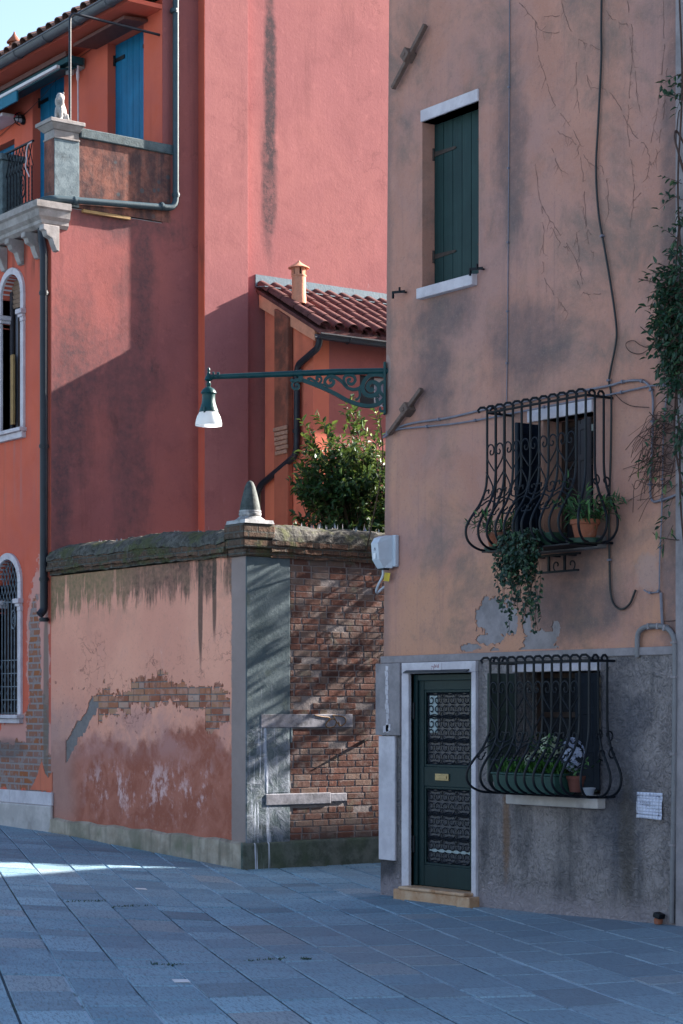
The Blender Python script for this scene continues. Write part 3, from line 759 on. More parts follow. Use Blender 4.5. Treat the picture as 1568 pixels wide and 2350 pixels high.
# ---- door
D0, D1, DB, DT = DW[0], DW[1], .125, DW[3]
dr = MB()
ys = YR - .045
dr.box(D0 - .105, D0, ys, YR + .06, -.1, 2.03); dr.box(D1, D1 + .062, ys, YR + .06, -.1, 2.03)
dr.box(D0 - .105, D1 + .062, ys, YR + .06, 2.03, 2.128)
door = MB()
yd = YR + .035
a0, a1 = D0 + .012, D1 - .012
rails = [(DB, DB + .19), (1.02, 1.195), (DT - .15, DT - .012)]
for z0, z1 in rails: door.box(a0 + .115, a1 - .085, yd, yd + .05, z0, z1)
door.box(a0, a0 + .115, yd - .004, yd + .05, DB, DT - .012); door.box(a1 - .085, a1, yd - .004, yd + .05, DB, DT - .012)
door.box(a0 - .01, a0 + .045, yd - .024, yd - .0045, DB, DT - .01); door.box(a0 + .046, a1 + .01, yd - .024, yd - .0045, DT - .065, DT - .01)
dobj = door.build('door', 'door_green', bh, bevel=.005)
dr.build('door_surround', 'white_stone', bh, bevel=.007)
g0, g1 = a0 + .115, a1 - .085
panes = [(DB + .19, 1.02), (1.195, DT - .15)]
m = MB()
for z0, z1 in panes: m.box(g0, g1, yd + .03, yd + .036, z0, z1)
m.build('pane', 'misty_glass', dobj)
m = MB()     # beading round the panes
for z0, z1 in panes:
    for (p, q, r, s) in ((g0, g0 + .022, z0, z1), (g1 - .022, g1, z0, z1), (g0 + .0221, g1 - .0221, z0, z0 + .022), (g0 + .0221, g1 - .0221, z1 - .022, z1)):
        m.box(p, q, yd + .004, yd + .03, r, s)
m.build('beading', 'door_green', dobj, bevel=.004)
def scroll_panel(m, x0, x1, z0, z1, y, cols, rows, r=.006):
    w = (x1 - x0) / cols; h = (z1 - z0) / rows
    for i in range(cols):
        for j in range(rows):
            cx = x0 + (i + .5) * w; cz = z0 + (j + .5) * h; s = 1 if j % 2 else -1
            ring = [(cx + .46 * w * math.cos(t), cz + s * .12 * h + .42 * h * math.sin(t) * s) for t in [math.pi * k / 12 for k in range(-1, 14)]]
            m.tube([(p, y, q) for p, q in ring], r, 4)
            for e in (-1, 1):
                sp = spiral(cx + e * .21 * w, cz - s * .06 * h, .23 * w, .05 * w, (0 if e > 0 else math.pi), (0 if e > 0 else math.pi) - e * s * 5.6, 14)
                m.tube([(p, y, q) for p, q in sp], r * .9, 4)
            m.tube([(cx - .5 * w, y, cz + s * .5 * h), (cx, y, cz + s * .30 * h), (cx + .5 * w, y, cz + s * .5 * h)], r * .8, 4)
for z0, z1 in panes: m = MB(); scroll_panel(m, g0 + .025, g1 - .025, z0 + .025, z1 - .025, yd + .016, 3, 6, .006); m.build('scroll_grille', 'black_iron', dobj)
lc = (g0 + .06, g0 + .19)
m = MB(); m.box(lc[0] - .01, lc[1] - .03, yd + .025, yd + .028, 1.50, 1.83); m.build('pane_reflection', 'pane_reflection', dobj)  # bright reflection on the upper glass, painted as a pale strip
m = MB(); m.box(g0 + .05, g1 - .01, yd + .025, yd + .028, .435, .462); m.build('pane_reflection', 'pane_reflection', dobj)  # pale reflection band low on the glass, painted likewise
m = MB(); mx = (a0 + a1) / 2 - .05
m.box(mx - .095, mx + .095, yd - .012, yd - .0002, 1.075, 1.137); m.box(mx - .072, mx + .072, yd - .018, yd - .0121, 1.09, 1.122)
m.build('letterbox', 'brass', dobj, bevel=.004)
for z in (1.62, .42): m = MB(); m.tube([(a0 + .005, yd - .03, z), (a0 + .005, yd - .03, z + .15)], .013, 8); m.build('hinge', 'black_iron', dobj)
m = MB(); m.box(D0 - .12, D1 + .075, YR - .13, YR + .2, -.35, DB - .035); m.box(D0 - .02, D1 + .03, YR - .15, YR + .2, DB - .034, DB - .004)
m.build('doorstep', 'rusty_step', bh, bevel=.012)
# weather strip over the door
m = MB(); m.hexa([(D0 - .03, YR - .085, 2.035), (D1 - .02, YR - .085, 2.03), (D1 - .02, YR - .046, 2.05), (D0 - .03, YR - .046, 2.052)], [(D0 - .03, YR - .085, 2.042), (D1 - .02, YR - .085, 2.037), (D1 - .02, YR - .046, 2.058), (D0 - .03, YR - .046, 2.06)])
m.build('drip_strip', 'dark_pipe', bh)
# house number plate, worn red characters
m = MB(); m.box(-14.22, -14.06, ys - .004, ys - .0005, 2.037, 2.121); npl = m.build('number_plate', 'white_stone', bh)
def marks(lines, x0, y, dx, h, mat, parent, name, seed):
    """worn lettering: short strokes, illegible as in the photo"""
    rr = random.Random(seed); m = MB()
    for z, n in lines:
        x = x0
        for k in range(n):
            if rr.random() < .16: x += dx; continue
            for q in range(rr.choice((1, 2, 2, 3))):
                a = x + rr.uniform(0, dx * .7); b = z + rr.uniform(0, h * .4); w = rr.uniform(.12, .24) * dx
                if rr.random() < .6: m.box(a, a + w, y - .0012 - rr.random() * .0003, y - .0002, b, z + h * rr.uniform(.7, 1))
                else: m.box(a, a + dx * .6, y - .0016 - rr.random() * .0003, y - .0002, b, b + h * .16)
            x += dx
    return m.build(name, mat, parent)
marks([(2.074, 5), (2.045, 2)], -14.205, ys - .0045, .024, .036, 'number_red', npl, 'number', 5)

# ---- upper window, shut
def window_frame(name): pass
w0, w1, z0, z1 = UW
m = MB(); m.box(w0 - .004, w1 + .006, YR - .02, YR + .16, z1, z1 + .105); wl = m.build('window', 'white_stone', bh, bevel=.006)
wl['label'] = 'upper window closed with green board shutters'
m = MB(); m.hexa([(w0 - .015, YR - .06, z0 - .10), (w1 - .02, YR - .06, z0 - .10), (w1 - .02, YR + .16, z0 - .10), (w0 - .015, YR + .16, z0 - .10)], [(w0 - .015, YR - .06, z0 - .005), (w1 - .02, YR - .06, z0 - .005), (w1 - .02, YR + .16, z0 + .012), (w0 - .015, YR + .16, z0 + .012)])
m.build('sill', 'white_stone', wl, bevel=.008)
yb = YR + .135
bw = (w1 - w0 - .01) / 6
for leafi in (0, 1):
    m = MB()
    for k in range(3):
        b0 = w0 + .004 + (leafi * 3 + k) * bw
        m.box(b0 + .0025, b0 + bw - .0025, yb + U(0, .003), yb + .035, z0 + .014, z1 - .004)
    m.box(w0 + .02 + leafi * 3 * bw, w0 + leafi * 3 * bw + 3 * bw - .015, yb + .036, yb + .05, z0 + .3, z0 + .4)
    m.build('shutter', 'green_shutter_paint', wl, bevel=.003)
    for zz in (z0 + .30, z1 - .27):
        m = MB()
        if leafi == 0: m.prism([(w0 + .004, yb - .006, zz - .022), (w0 + .30, yb - .006, zz - .012), (w0 + .325, yb - .006, zz), (w0 + .30, yb - .006, zz + .012), (w0 + .004, yb - .006, zz + .022)], (0, .0055, 0)); m.tube([(w0 + .004, yb - .01, zz - .055), (w0 + .004, yb - .01, zz + .055)], .011, 6)
        else: m.prism([(w1 - .004, yb - .006, zz - .022), (w1 - .16, yb - .006, zz - .012), (w1 - .18, yb - .006, zz), (w1 - .16, yb - .006, zz + .012), (w1 - .004, yb - .006, zz + .022)], (0, .0055, 0))
        m.build('strap_hinge', 'old_iron', wl)
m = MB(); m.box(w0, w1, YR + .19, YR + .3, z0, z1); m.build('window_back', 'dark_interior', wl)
# shutter dogs
for px, py in ((930, 672), (1108, 619)):
    p = QF(px, py)
    m = MB(); m.bar((p.x - .05, YR - .10, p.z), (p.x + .05, YR - .04, p.z), .014, .022); m.bar((p.x + .02, YR - .06, p.z), (p.x + .02, YR + .03, p.z), .014); m.box(p.x - .058, p.x - .045, YR - .108, YR - .09, p.z - .055, p.z + .01); m.box(p.x + .005, p.x + .018, YR - .08, YR - .065, p.z, p.z + .04)
    m.build('shutter_hook', 'black_iron', bh)
# iron wall ties
for (ax_, ay_, bx_, by_, kx, ky) in ((977, 57, 902, 203, 937, 127), (968, 893, 893, 996, 935, 940)):
    A = QF(ax_, ay_, .05); B = QF(bx_, by_, .05); K = QF(kx, ky, .05)
    m = MB(); m.bar(A, B, .038, .045, (0, -1, 0)); d = (B - A).normalized()
    m.obox(K, d * .05, Vector((0, .05, 0)), d.cross(Vector((0, 1, 0))) * .045); m.tube([K + Vector((0, -.06, 0)), K + Vector((0, .07, 0))], .02, 8)
    m.build('wall_tie', 'rusty_tie', bh, bevel=.006)

# ---- barred windows: frame, panes, leaves
def barred_window(W, lint, sill, label, leaves):
    w0, w1, z0, z1 = W
    m = MB(); m.box(lint[0], lint[1], YR - .025, YR + .15, z1, lint[2]); o = m.build('window', 'white_stone', bh, bevel=.006, label=label)
    m = MB(); m.box(sill[0], sill[1], YR - .10, YR + .16, z0 - sill[2], z0 - .001); m.build('sill', sill[3], o, bevel=.012)
    m = MB(); yf = YR + .2; c = (w0 + w1) / 2
    for x in (w0, c - .03, w1 - .05): m.box(x, x + .05, yf, yf + .05, z0, z1)
    for z in (z0, z0 + (z1 - z0) * .62, z1 - .05): m.box(w0 + .051, c - .031, yf + .004, yf + .046, z, z + .045); m.box(c + .021, w1 - .051, yf + .004, yf + .046, z, z + .045)
    m.build('window_frame', 'wood_frame', o, bevel=.004)
    m = MB(); m.box(w0 + .02, w1 - .02, yf + .02, yf + .026, z0, z1); m.build('pane', 'dark_glass', o)
    m = MB(); m.box(w0 - .05, w1 + .05, yf + .12, yf + .14, z0 - .1, z1 + .1); m.build('room_dark_sheet', 'dark_interior', o)  # near-black sheet stands in for the unlit room
    for (hx, ang, wd, za, zb, mat) in leaves:
        m = MB(); d = Vector((math.cos(ang), math.sin(ang), 0)); n = Vector((-d.y, d.x, 0)); hp = Vector((hx, YR - .03, 0))
        cc = hp + d * wd / 2; hh = (zb - za) / 2
        m.obox(cc + Vector((0, 0, (za + zb) / 2)), d * wd / 2, n * .012, Vector((0, 0, hh)))
        for zz in (za + .03, za + hh * .7, za + hh * 1.35, zb - .06):
            m.obox(cc + Vector((0, 0, zz)), d * (wd / 2 - .012), n * .02, Vector((0, 0, .028)))
        for e in (.03, wd - .03): m.obox(hp + d * e + Vector((0, 0, (za + zb) / 2)), d * .026, n * .0205, Vector((0, 0, hh - .001)))
        m.build('shutter', mat, o, bevel=.003)
    return o
barred_window(MW, (-12.94, -12.15, 4.21), (-13.0, -12.0, .10, 'shelf_stone'), 'first floor window behind the flowerpots', [(-12.775, -math.pi / 2 + .05, .27, 3.12, 4.07, 'navy_shutter_paint'), (-12.17, math.pi * .86, .25, 3.12, 4.07, 'grey_shutter_paint')])
barred_window(LW, (-13.13, -12.055, 2.085), (-13.13, -12.0, .11, 'plinth_stone'), 'ground floor window behind the flower box', [(-13.08, -math.pi / 2 - .25, .26, 1.10, 2.01, 'sage_shutter_paint'), (-12.05, -math.pi / 2 - .5, .2, 1.06, 2.0, 'navy_shutter_paint'), (-12.1, math.pi * .9, .22, 1.04, 2.0, 'sage_shutter_paint')])

# ---- bellied window grilles
def grille(X0, X1, zt, zb, d, flareL, flareR, belly, nf, ns, rowA, rowB):
    Hh = zt - zb
    root = None
    zm = zt - Hh * .46
    prof = catmull([(k, 0, zt - Hh * f) for k, f in ((0, .46), (.08, .56), (.34, .665), (.72, .755), (.95, .825), (1.0, .875), (.92, .925), (.70, .965), (.36, .992), (.0, 1.0))], 4)
    def bulge(z):
        if z >= zm: return 0.0
        best = min(prof[:30], key=lambda p: abs(p.z - z)); return best.x
    def ring(zz, w):
        m = MB(); y = YR - d; t = .006
        m.tube([(X0, YR + .03, zz), (X0, y, zz), (X1, y, zz), (X1, YR + .03, zz)], w / 2, 6); return m
    root = ring(zt - .012, .022).build('window_grille', 'black_iron', bh)
    ring(zb, .018).build('rail', 'black_iron', root)
    def hook(px, py, ox, oy):
        return [Vector((px + ox * .05, py + oy * .05, zt - .012)), Vector((px + ox * .062, py + oy * .062, zt + .010)), Vector((px + ox * .045, py + oy * .045, zt + .032)), Vector((px + ox * .02, py + oy * .02, zt + .034)), Vector((px, py, zt + .015))]
    def one(px, py, ox, oy):
        """bar at (px,py) swelling by (ox,oy) and running back under to the wall"""
        pts = hook(px, py, -.75 if abs(oy) >= abs(ox) else 0, -1) + [Vector((px, py, zt - .05)), Vector((px, py, zt - Hh * .25)), Vector((px, py, zm + .01))]
        for p in prof[1:]:
            k = p.x
            pts.append(Vector((px + ox * k, py + oy * k, p.z)))
        e = pts[-1]
        if oy < 0 and py < YR - .2: pts += [Vector((px, py + d * .5, zb - .003)), Vector((px, YR + .01, zb))]
        else: pts += [Vector((px - (.1 if ox > 0 else -.1), py, zb - .002))]
        b = MB(); b.tube(pts, .0105, 6); b.build('bar', 'black_iron', root, smooth=True)
    xs = [X0 + (X1 - X0) * i / (nf - 1) for i in range(nf)]
    for i, x in enumerate(xs):
        ox = -flareL if i == 0 else (flareR * .75 if i == nf - 1 else 0)
        one(x, YR - d, ox, -belly)
    for j in range(ns):
        y = YR - d + d * (j + 1) / (ns + 1)
        one(X0, y, -flareL, -belly * .15 * (1 - j)); one(X1, y, flareR, -belly * .1 * (1 - j))
    sp = xs[1] - xs[0]
    def put(cx, pts2, r=.0055):
        out = []
        for dx, z in pts2:
            out.append(Vector((cx + dx, YR - d - belly * bulge(z) - .004, z)))
        b = MB(); b.tube(out, r, 5); return b
    def heart(cx, zc, s, inv=1):
        for e in (-1, 1):
            b = MB()
            arc = catmull([(e * q * s, 0, zc + w * s) for q, w in ((.010, -.15), (.055, -.10), (.092, -.05), (.100, .0), (.088, .045), (.058, .065), (.026, .05), (.014, .018), (.024, -.012), (.050, -.018), (.062, .002), (.050, .018))], 5)
            out = [Vector((cx + q.x, YR - d - belly * bulge(q.z) - .006, q.z)) for q in arc]
            b.tube(out, .0068, 5); b.build('scroll', 'black_iron', root, smooth=True)
    def cross(cx, zc, s):
        for e in (-1, 1):
            top = catmull([(e * .105 * s, 0, zc + .175 * s), (e * .06 * s, 0, zc + .12 * s), (e * .012 * s, 0, zc + .045 * s), (e * .03 * s, 0, zc - .02 * s), (e * .085 * s, 0, zc - .04 * s), (e * .095 * s, 0, zc + .02 * s), (e * .055 * s, 0, zc + .035 * s), (e * .05 * s, 0, zc + .005 * s)], 5)
            bot = catmull([(e * .012 * s, 0, zc - .05 * s), (e * .09 * s, 0, zc - .09 * s), (e * .105 * s, 0, zc - .16 * s), (e * .05 * s, 0, zc - .17 * s), (e * .05 * s, 0, zc - .12 * s)], 5)
            for l in (top, bot): b = MB(); b.tube([Vector((cx + q.x, YR - d - belly * bulge(q.z) - .006, q.z)) for q in l], .0068, 5); b.build('scroll', 'black_iron', root, smooth=True)
    s = sp / .105
    for i in range(1, nf - 1, 2):
        heart(xs[i], zt - Hh * rowA, s * 1.0)
        cross(xs[i], zt - Hh * rowB, s * 1.05)
    # scrolls on the right cheek
    for zc, sg in ((zt - Hh * rowB + .02, 1), (zt - Hh * rowB - .13, -1)):
        for e in (-1, 1):
            b = MB(); k = flareR * bulge(zc)
            pts = spiral(e * .055, zc, .05, .012, -e * sg * math.pi / 2 + (0 if e > 0 else math.pi) * 0, -e * sg * math.pi / 2 + e * 6.0, 18)
            b.tube([Vector((X1 + k * .8, YR - d * .5 + p, q)) for p, q in pts], .0068, 5); b.build('scroll', 'black_iron', root, smooth=True)
    return root
g1_ = grille(-13.14, -11.93, 4.205, 3.035, .29, .05, .16, .19, 12, 2, .30, .60)
g1_['label'] = 'black bellied grille with flowerpots on the upper barred window'
g2_ = grille(-13.10, -11.89, 2.105, 1.012, .29, .07, .16, .20, 12, 2, .22, .57)
g2_['label'] = 'black bellied grille with a flower box on the lower barred window'
# iron plate for pots under the upper grille and the small bracket below it
m = MB(); m.box(-13.08, -12.0, YR - .40, YR - .101, 3.012, 3.022); m.build('pot_shelf', 'black_iron', bh)
m = MB()
zA, zB = PY(1330, 1273, YR).z, PY(1330, 1311, YR).z
xa, xb = PY(1235, 1280, YR).x, PY(1356, 1280, YR).x
m.bar((xa, YR - .12, zA), (xb, YR - .12, zA), .03, .016); m.bar((xa, YR - .12, zB), (xb - .02, YR - .12, zB), .03, .016)
for fx in (.12, .42, .72):
    x = xa + (xb - xa) * fx; m.bar((x, YR - .12, zB), (x, YR - .12, zA), .022, .014); m.bar((x, YR - .12, zA), (x, YR + .03, zA), .022, .014)
for cx, e in ((xa + (xb - xa) * .82, 1), (xa + (xb - xa) * .6, -1)):
    m.tube([(cx + e * (p), YR - .12, q) for p, q in spiral(0.02, zB + .05, .05, .012, -1.6, 3.6, 16)], .006, 5)
m.build('iron_bracket', 'black_iron', bh)

# ---- cables and pipes on the front
def run(pts, r, name, mat, out=.016, clips=None, n=6, k=5):
    P = catmull([QF(x, y, out) for x, y in pts], k)
    m = MB(); m.tube(P, r, n); o = m.build(name, mat, bh, smooth=True)
    if clips:
        m = MB()
        for i in range(2, len(P) - 1, clips):
            p = P[i]; d = (P[i + 1] - P[i]).normalized(); m.obox(p + Vector((0, -.002, 0)), d * .008, Vector((0, r + .006, 0)), d.cross(Vector((0, 1, 0))) * (r + .004))
        m.build('cable_clip', 'ink_grey', o)
    return o
run([(1170, -160), (1169, 200), (1167, 500), (1165, 760), (1163, 928)], .0045, 'cable', 'cable_white', .008, 3)
run([(1383, -160), (1380, 60), (1380, 138), (1373, 284), (1368, 387), (1374, 490), (1389, 577), (1406, 680), (1415, 753), (1413, 791), (1401, 852), (1398, 878), (1403, 912), (1402, 1036), (1399, 1137), (1398, 1210), (1399, 1285), (1401, 1352), (1408, 1385), (1425, 1398), (1445, 1386), (1459, 1354)], .009, 'cable', 'cable_black', .02, 26)
run([(880, 1004), (930, 975), (1028, 959), (1111, 940), (1250, 912), (1389, 887), (1430, 876), (1465, 873), (1485, 880), (1497, 901), (1499, 950), (1496, 1050), (1494, 1142), (1520, 1147), (1570, 1128)], .010, 'cable', 'cable_white', .02, 7)
run([(880, 998), (915, 985), (1028, 974), (1111, 961), (1250, 934), (1403, 905), (1503, 884), (1545, 888), (1575, 890)], .008, 'cable', 'cable_white', .026, 6)
run([(1530, 905), (1523, 990), (1521, 1100), (1518, 1200), (1514, 1290), (1513, 1352), (1506, 1359), (1490, 1360), (1478, 1354)], .006, 'cable', 'cable_white', .018, 8)
run([(1517, 1360), (1520, 1425), (1522, 1445)], .012, 'cable', 'cable_white', .02)
m = MB()
cp = catmull([QF(1463, 1508, .03), QF(1463, 1470, .035), QF(1467, 1450, .035), QF(1482, 1439, .035), QF(1512, 1437, .035), QF(1534, 1444, .035), QF(1546, 1462, .035), QF(1549, 1490, .035), QF(1549, 1600, .035), QF(1547, 1800, .035), QF(1544, 2000, .035), QF(1542, 2118, .035)], 6)
m.tube(cp, .021, 10); cd = m.build('conduit', 'conduit_plastic', bh, smooth=True)
m = MB()
for i, p in enumerate(cp):
    if i in (20, 24, 28, 40, 46, 52, 58): d = (cp[i] - cp[i - 1]).normalized(); m.obox(p, d * .008, Vector((0, .024, 0)), d.cross(Vector((0, 1, 0))) * .0235)
m.build('pipe_clip', 'grey_render', cd)
# dead tendrils of an old creeper left on the plaster
random.seed(21)
m = MB()
def Z8(x, y): return (826 + x * .473, y * .473)
tracks = [[(775, 15), (835, 80), (890, 155), (1000, 150)], [(850, 110), (868, 270), (905, 390), (940, 500), (1010, 600), (1060, 680), (1110, 790), (1180, 822)], [(850, 800), (870, 960), (892, 1100), (890, 1250), (900, 1360), (960, 1450), (1010, 1520)],
    [(1100, 360), (1120, 425), (1190, 432), (1260, 520), (1330, 650), (1390, 715), (1415, 800), (1440, 745), (1462, 620), (1480, 500), (1490, 330)], [(1310, 180), (1335, 350), (1345, 470), (1370, 600)], [(1050, 1130), (1065, 1250), (1080, 1385)], [(1060, 190), (1110, 215), (1170, 245)],
    [(890, 80), (980, 78)], [(960, 640), (1040, 690), (1075, 800), (1090, 950), (1110, 1180), (1160, 1250)], [(1300, 0), (1325, 200), (1310, 420), (1300, 620), (1320, 820), (1330, 950), (1310, 1100)], [(1050, 300), (1056, 480), (1075, 600)], [(1200, 60), (1240, 100), (1300, 120)], [(1170, 800), (1200, 900), (1205, 1060)], [(930, 720), (960, 800), (1000, 850)], [(1330, 970), (1370, 930)], [(930, 1100), (980, 1190), (1010, 1200)],
    [(1470, 0), (1475, 250), (1455, 430), (1430, 600), (1400, 760)], [(1405, 800), (1392, 870)], [(1080, 1000), (1100, 1100), (1150, 1200)], [(980, 0), (1000, 90), (1020, 135)], [(1050, 1360), (1090, 1420), (1170, 1430)], [(880, 1000), (960, 1120), (1050, 1260), (1080, 1380)]]
for t in tracks:
    P = catmull([QF(*Z8(*p), .002) for p in t], 7)
    P = [p + Vector((U(-.008, .008), 0, U(-.008, .008))) for p in P]
    i = 0
    while i < len(P) - 3:
        L = random.randint(3, 9); seg = P[i:i + L]
        if len(seg) > 1: m.tube(seg, [U(.001, .0028) for _ in seg], 4)
        for p in seg:
            if R() < .45: q = p + Vector((U(-.06, .06), 0, U(-.09, .03))); m.tube([p, (p + q) / 2 + Vector((U(-.01, .01), 0, 0)), q], [.0013, .001, .0006], 3)
        i += L + (1 if R() < .5 else 0)
m.build('dead_tendrils', 'dry_tendril', bh)

# ---- things fixed to or standing by the house
ub_p = QF(898, 1264)
ub = thing('utility_box', 'pale grey plastic connection box on the corner of the brown house', 'utility box', (ub_p.x, YR, ub_p.z))
cxb = ub_p.x; zt_, zb_ = PY(900, 1226, YR - .1).z, PY(900, 1302, YR - .1).z; hb = zt_ - zb_
m = MB(); m.box(cxb - .085, cxb + .125, YR - .05, YR - .001, zb_ + .01, zt_); m.build('back_plate', 'utility_plastic', ub, bevel=.012)
m = MB(); yo = YR - .205
sect = [(zb_ + .0, .115, .02), (zb_ + hb * .25, .17, 0), (zb_ + hb * .75, .185, 0), (zb_ + hb * .92, .15, 0), (zb_ + hb * .99, .09, 0)]
L = []
for z, dpt, ins in sect: L.append([(cxb - .085, YR - .051, z), (cxb - .06, YR - dpt, z), (cxb + .045, YR - dpt, z), (cxb + .085, YR - .051, z)])
for a, b in zip(L, L[1:]):
    for k in range(3): m.face(a[k], a[k + 1], b[k + 1], b[k])
m.face(*L[0]); m.face(*L[-1]); m.build('cover', 'utility_plastic', ub, bevel=.006)
m = MB(); q = .1; zc = zb_ + hb * .38; m.box(cxb - .03, cxb + .003, YR - .182, YR - .178, zc - .03, zc + .022); m.build('label', 'label_white', ub)
m = MB(); zc = zb_ + hb * .58; yk = YR - .1815
m.tube([(cxb - .02, yk, zc - .012), (cxb + .006, yk, zc - .012), (cxb - .007, yk, zc + .014), (cxb - .02, yk, zc - .012)], .0018, 4); m.box(cxb - .009, cxb - .005, yk - .001, yk + .001, zc - .006, zc + .004)
m.build('warning_mark', 'ink_grey', ub)
m = MB(); m.box(cxb - .05, cxb + .035, YR - .112, YR - .052, zb_ - .014, zb_ - .001); m.build('cable_gland', 'black_iron', ub)
tagp = QF(884, 1330, .05); m = MB(); m.hexa([(cxb - .045, YR - .055, zb_ - .11), (cxb + .03, YR - .05, zb_ - .12), (cxb + .03, YR - .046, zb_ - .12), (cxb - .045, YR - .051, zb_ - .11)], [(cxb - .025, YR - .055, zb_ - .035), (cxb + .05, YR - .05, zb_ - .045), (cxb + .05, YR - .046, zb_ - .045), (cxb - .025, YR - .051, zb_ - .035)]); m.build('yellow_tag', 'tag_yellow', ub)
m = MB(); P0 = Vector((cxb - .005, YR - .09, zb_ - .01)); m.tube(catmull([P0, P0 + Vector((-.005, 0, -.06)), P0 + Vector((-.05, -.01, -.13)), P0 + Vector((-.13, 0.02, -.19)), P0 + Vector((-.155, .06, -.2)), P0 + Vector((-.12, .09, -.16)), P0 + Vector((-.1, .14, -.13))], 6), .011, 8); m.build('cable', 'utility_plastic', ub, smooth=True)

nt = thing('paper_notice', 'white paper notice in a clear sleeve on the grey roughcast', 'notice', tuple(QF(1492, 1850, .02)))
A, B_, C_, D_ = QF(1463, 1817, .02), QF(1522, 1820, .02), QF(1520, 1882, .03), QF(1462, 1876, .028)
m = MB(); nn = 8
for i in range(nn):
    for j in range(nn):
        def pt(i, j):
            s = i / nn; t = j / nn
            p = A.lerp(B_, s).lerp(D_.lerp(C_, s), t); w = .006 * math.sin(3.1 * s + 5 * t) + .005 * math.sin(9 * s - 6 * t); return p + Vector((0, -.004 - abs(w), 0))
        m.face(pt(i, j), pt(i + 1, j), pt(i + 1, j + 1), pt(i, j + 1))
o = m.build('sheet', 'paper', nt, smooth=True)
sl = o.modifiers.new('thick', 'SOLIDIFY'); sl.thickness = .002
m = MB()
def npt(s, t): p = A.lerp(B_, s).lerp(D_.lerp(C_, s), t); return p + Vector((0, -.0195, 0))
for (s0, t0, s1, t1) in ((.08, .14, .92, .14), (.08, .83, .92, .83), (.08, .14, .08, .83), (.92, .14, .92, .83)): m.tube([npt(s0, t0), npt(s1, t1)], .0012, 4)
for s, t in ((.08, .14), (.92, .14), (.08, .83), (.92, .83)): m.lathe(npt(s, t), [(.0005, -.004), (.006, -.002), (.006, .002), (.0005, .004)], 8, (0, 1, 0))
m.build('fixing', 'ink_grey', nt)
marks([(npt(.5, .42).z, 22), (npt(.5, .49).z, 20)], npt(.2, .42).x, npt(.2, .42).y, .0052, .0105, 'ink_grey', nt, 'lettering', 9)

pf = QF(1526, 2108)
t = thing('broken_pot', 'broken dark and terracotta pot piece at the foot of the grey pipe', 'pot', (pf.x, YR - .1, gz(pf.x, YR)))
zz = gz(pf.x, YR) + .004
m = MB(); m.lathe((pf.x, YR - .07, zz), [(.03, 0), (.034, .015), (.036, .035), (.03, .045)], 10); m.build('pot_body', 'terracotta', t, smooth=True)
m = MB(); m.obox((pf.x + .008, YR - .07, zz + .066), (.036, 0, -.008), (0, .034, 0), (.006, 0, .02)); m.build('cap', 'black_iron', t, bevel=.008)

# neighbouring house, only its edge shows
nh = thing('neighbouring_house', 'grey house edge beside the climbing vine at the right border', 'house', (-9, YR + 2, 0))
m = MB(); m.box(-11.20, -6.5, YR - .03, YR + 8, -.6, 9.2); m.build('wall', 'grey_render', nh)
m = MB(); m.hexa([(-11.2, YR - .3, 9.21), (-6.5, YR - .3, 9.21), (-6.5, YR + 8.3, 9.21), (-11.2, YR + 8.3, 9.21)], [(-11.2, YR + 3.5, 10.4), (-6.5, YR + 3.5, 10.4), (-6.5, YR + 4.5, 10.4), (-11.2, YR + 4.5, 10.4)]); m.build('roof', 'tile_red', nh)
# ------------------------------------------------------------------ red house on the left
random.seed(33)
rh = thing('red_house', 'orange fronted red house with blue shutters, terrace and tall pink side wall', 'house', (-26, 14, 0))
ZTER = 7.98; XW = -33.0
def LF(px, y, out=0.0): return PY(px, y, YL - out)
def SF(px, y, out=0.0): return PX(px, y, XS + out)
# arched windows of the front
A1c = PY(29, 720, YL).x; A2c = PY(20, 1380, YL).x
def arch_dims(c, ri, zs, z0): return dict(c=c, ri=ri, zs=zs, z0=z0)
a1 = arch_dims(A1c, .275, PY(40, 676, YL).z, PY(40, 985, YL).z)
a2 = arch_dims(A2c, .31, PY(35, 1338, YL).z, PY(35, 1640, YL).z)
holes = [(a['c'] - a['ri'], a['c'] + a['ri'], a['z0'], a['zs'] + a['ri']) for a in (a1, a2)]
m = MB(); wall_xz(m, XW, XS - .005, -.6, ZTER - .02, YL, .3, holes)
for a in (a1, a2):
    N = 14; c, r, zs = a['c'], a['ri'], a['zs']
    for i in range(N):
        t0, t1 = math.pi * i / N, math.pi * (i + 1) / N
        p0 = (c + r * math.cos(t0), zs + r * math.sin(t0)); p1 = (c + r * math.cos(t1), zs + r * math.sin(t1))
        m.face((p0[0], YL, p0[1]), (p0[0], YL, zs + r), (p1[0], YL, zs + r), (p1[0], YL, p1[1]))
        m.face((p0[0], YL, p0[1]), (p1[0], YL, p1[1]), (p1[0], YL + .3, p1[1]), (p0[0], YL + .3, p0[1]))
m.build('front_wall', 'orange_plaster', rh)
# side wall towards the alley, gable of the tall block behind
ridge = 17.2
m = MB(); m.prism([(XS, YL + .004, -.6), (XS, 26, -.6), (XS, 26, 9.6), (XS, ridge, 12.55), (XS, YU + .004, 10.86), (XS, YU + .004, ZTER - .02), (XS, YL + .004, ZTER - .02)], (-.3, 0, 0))
m.build('side_wall', 'pink_plaster', rh)
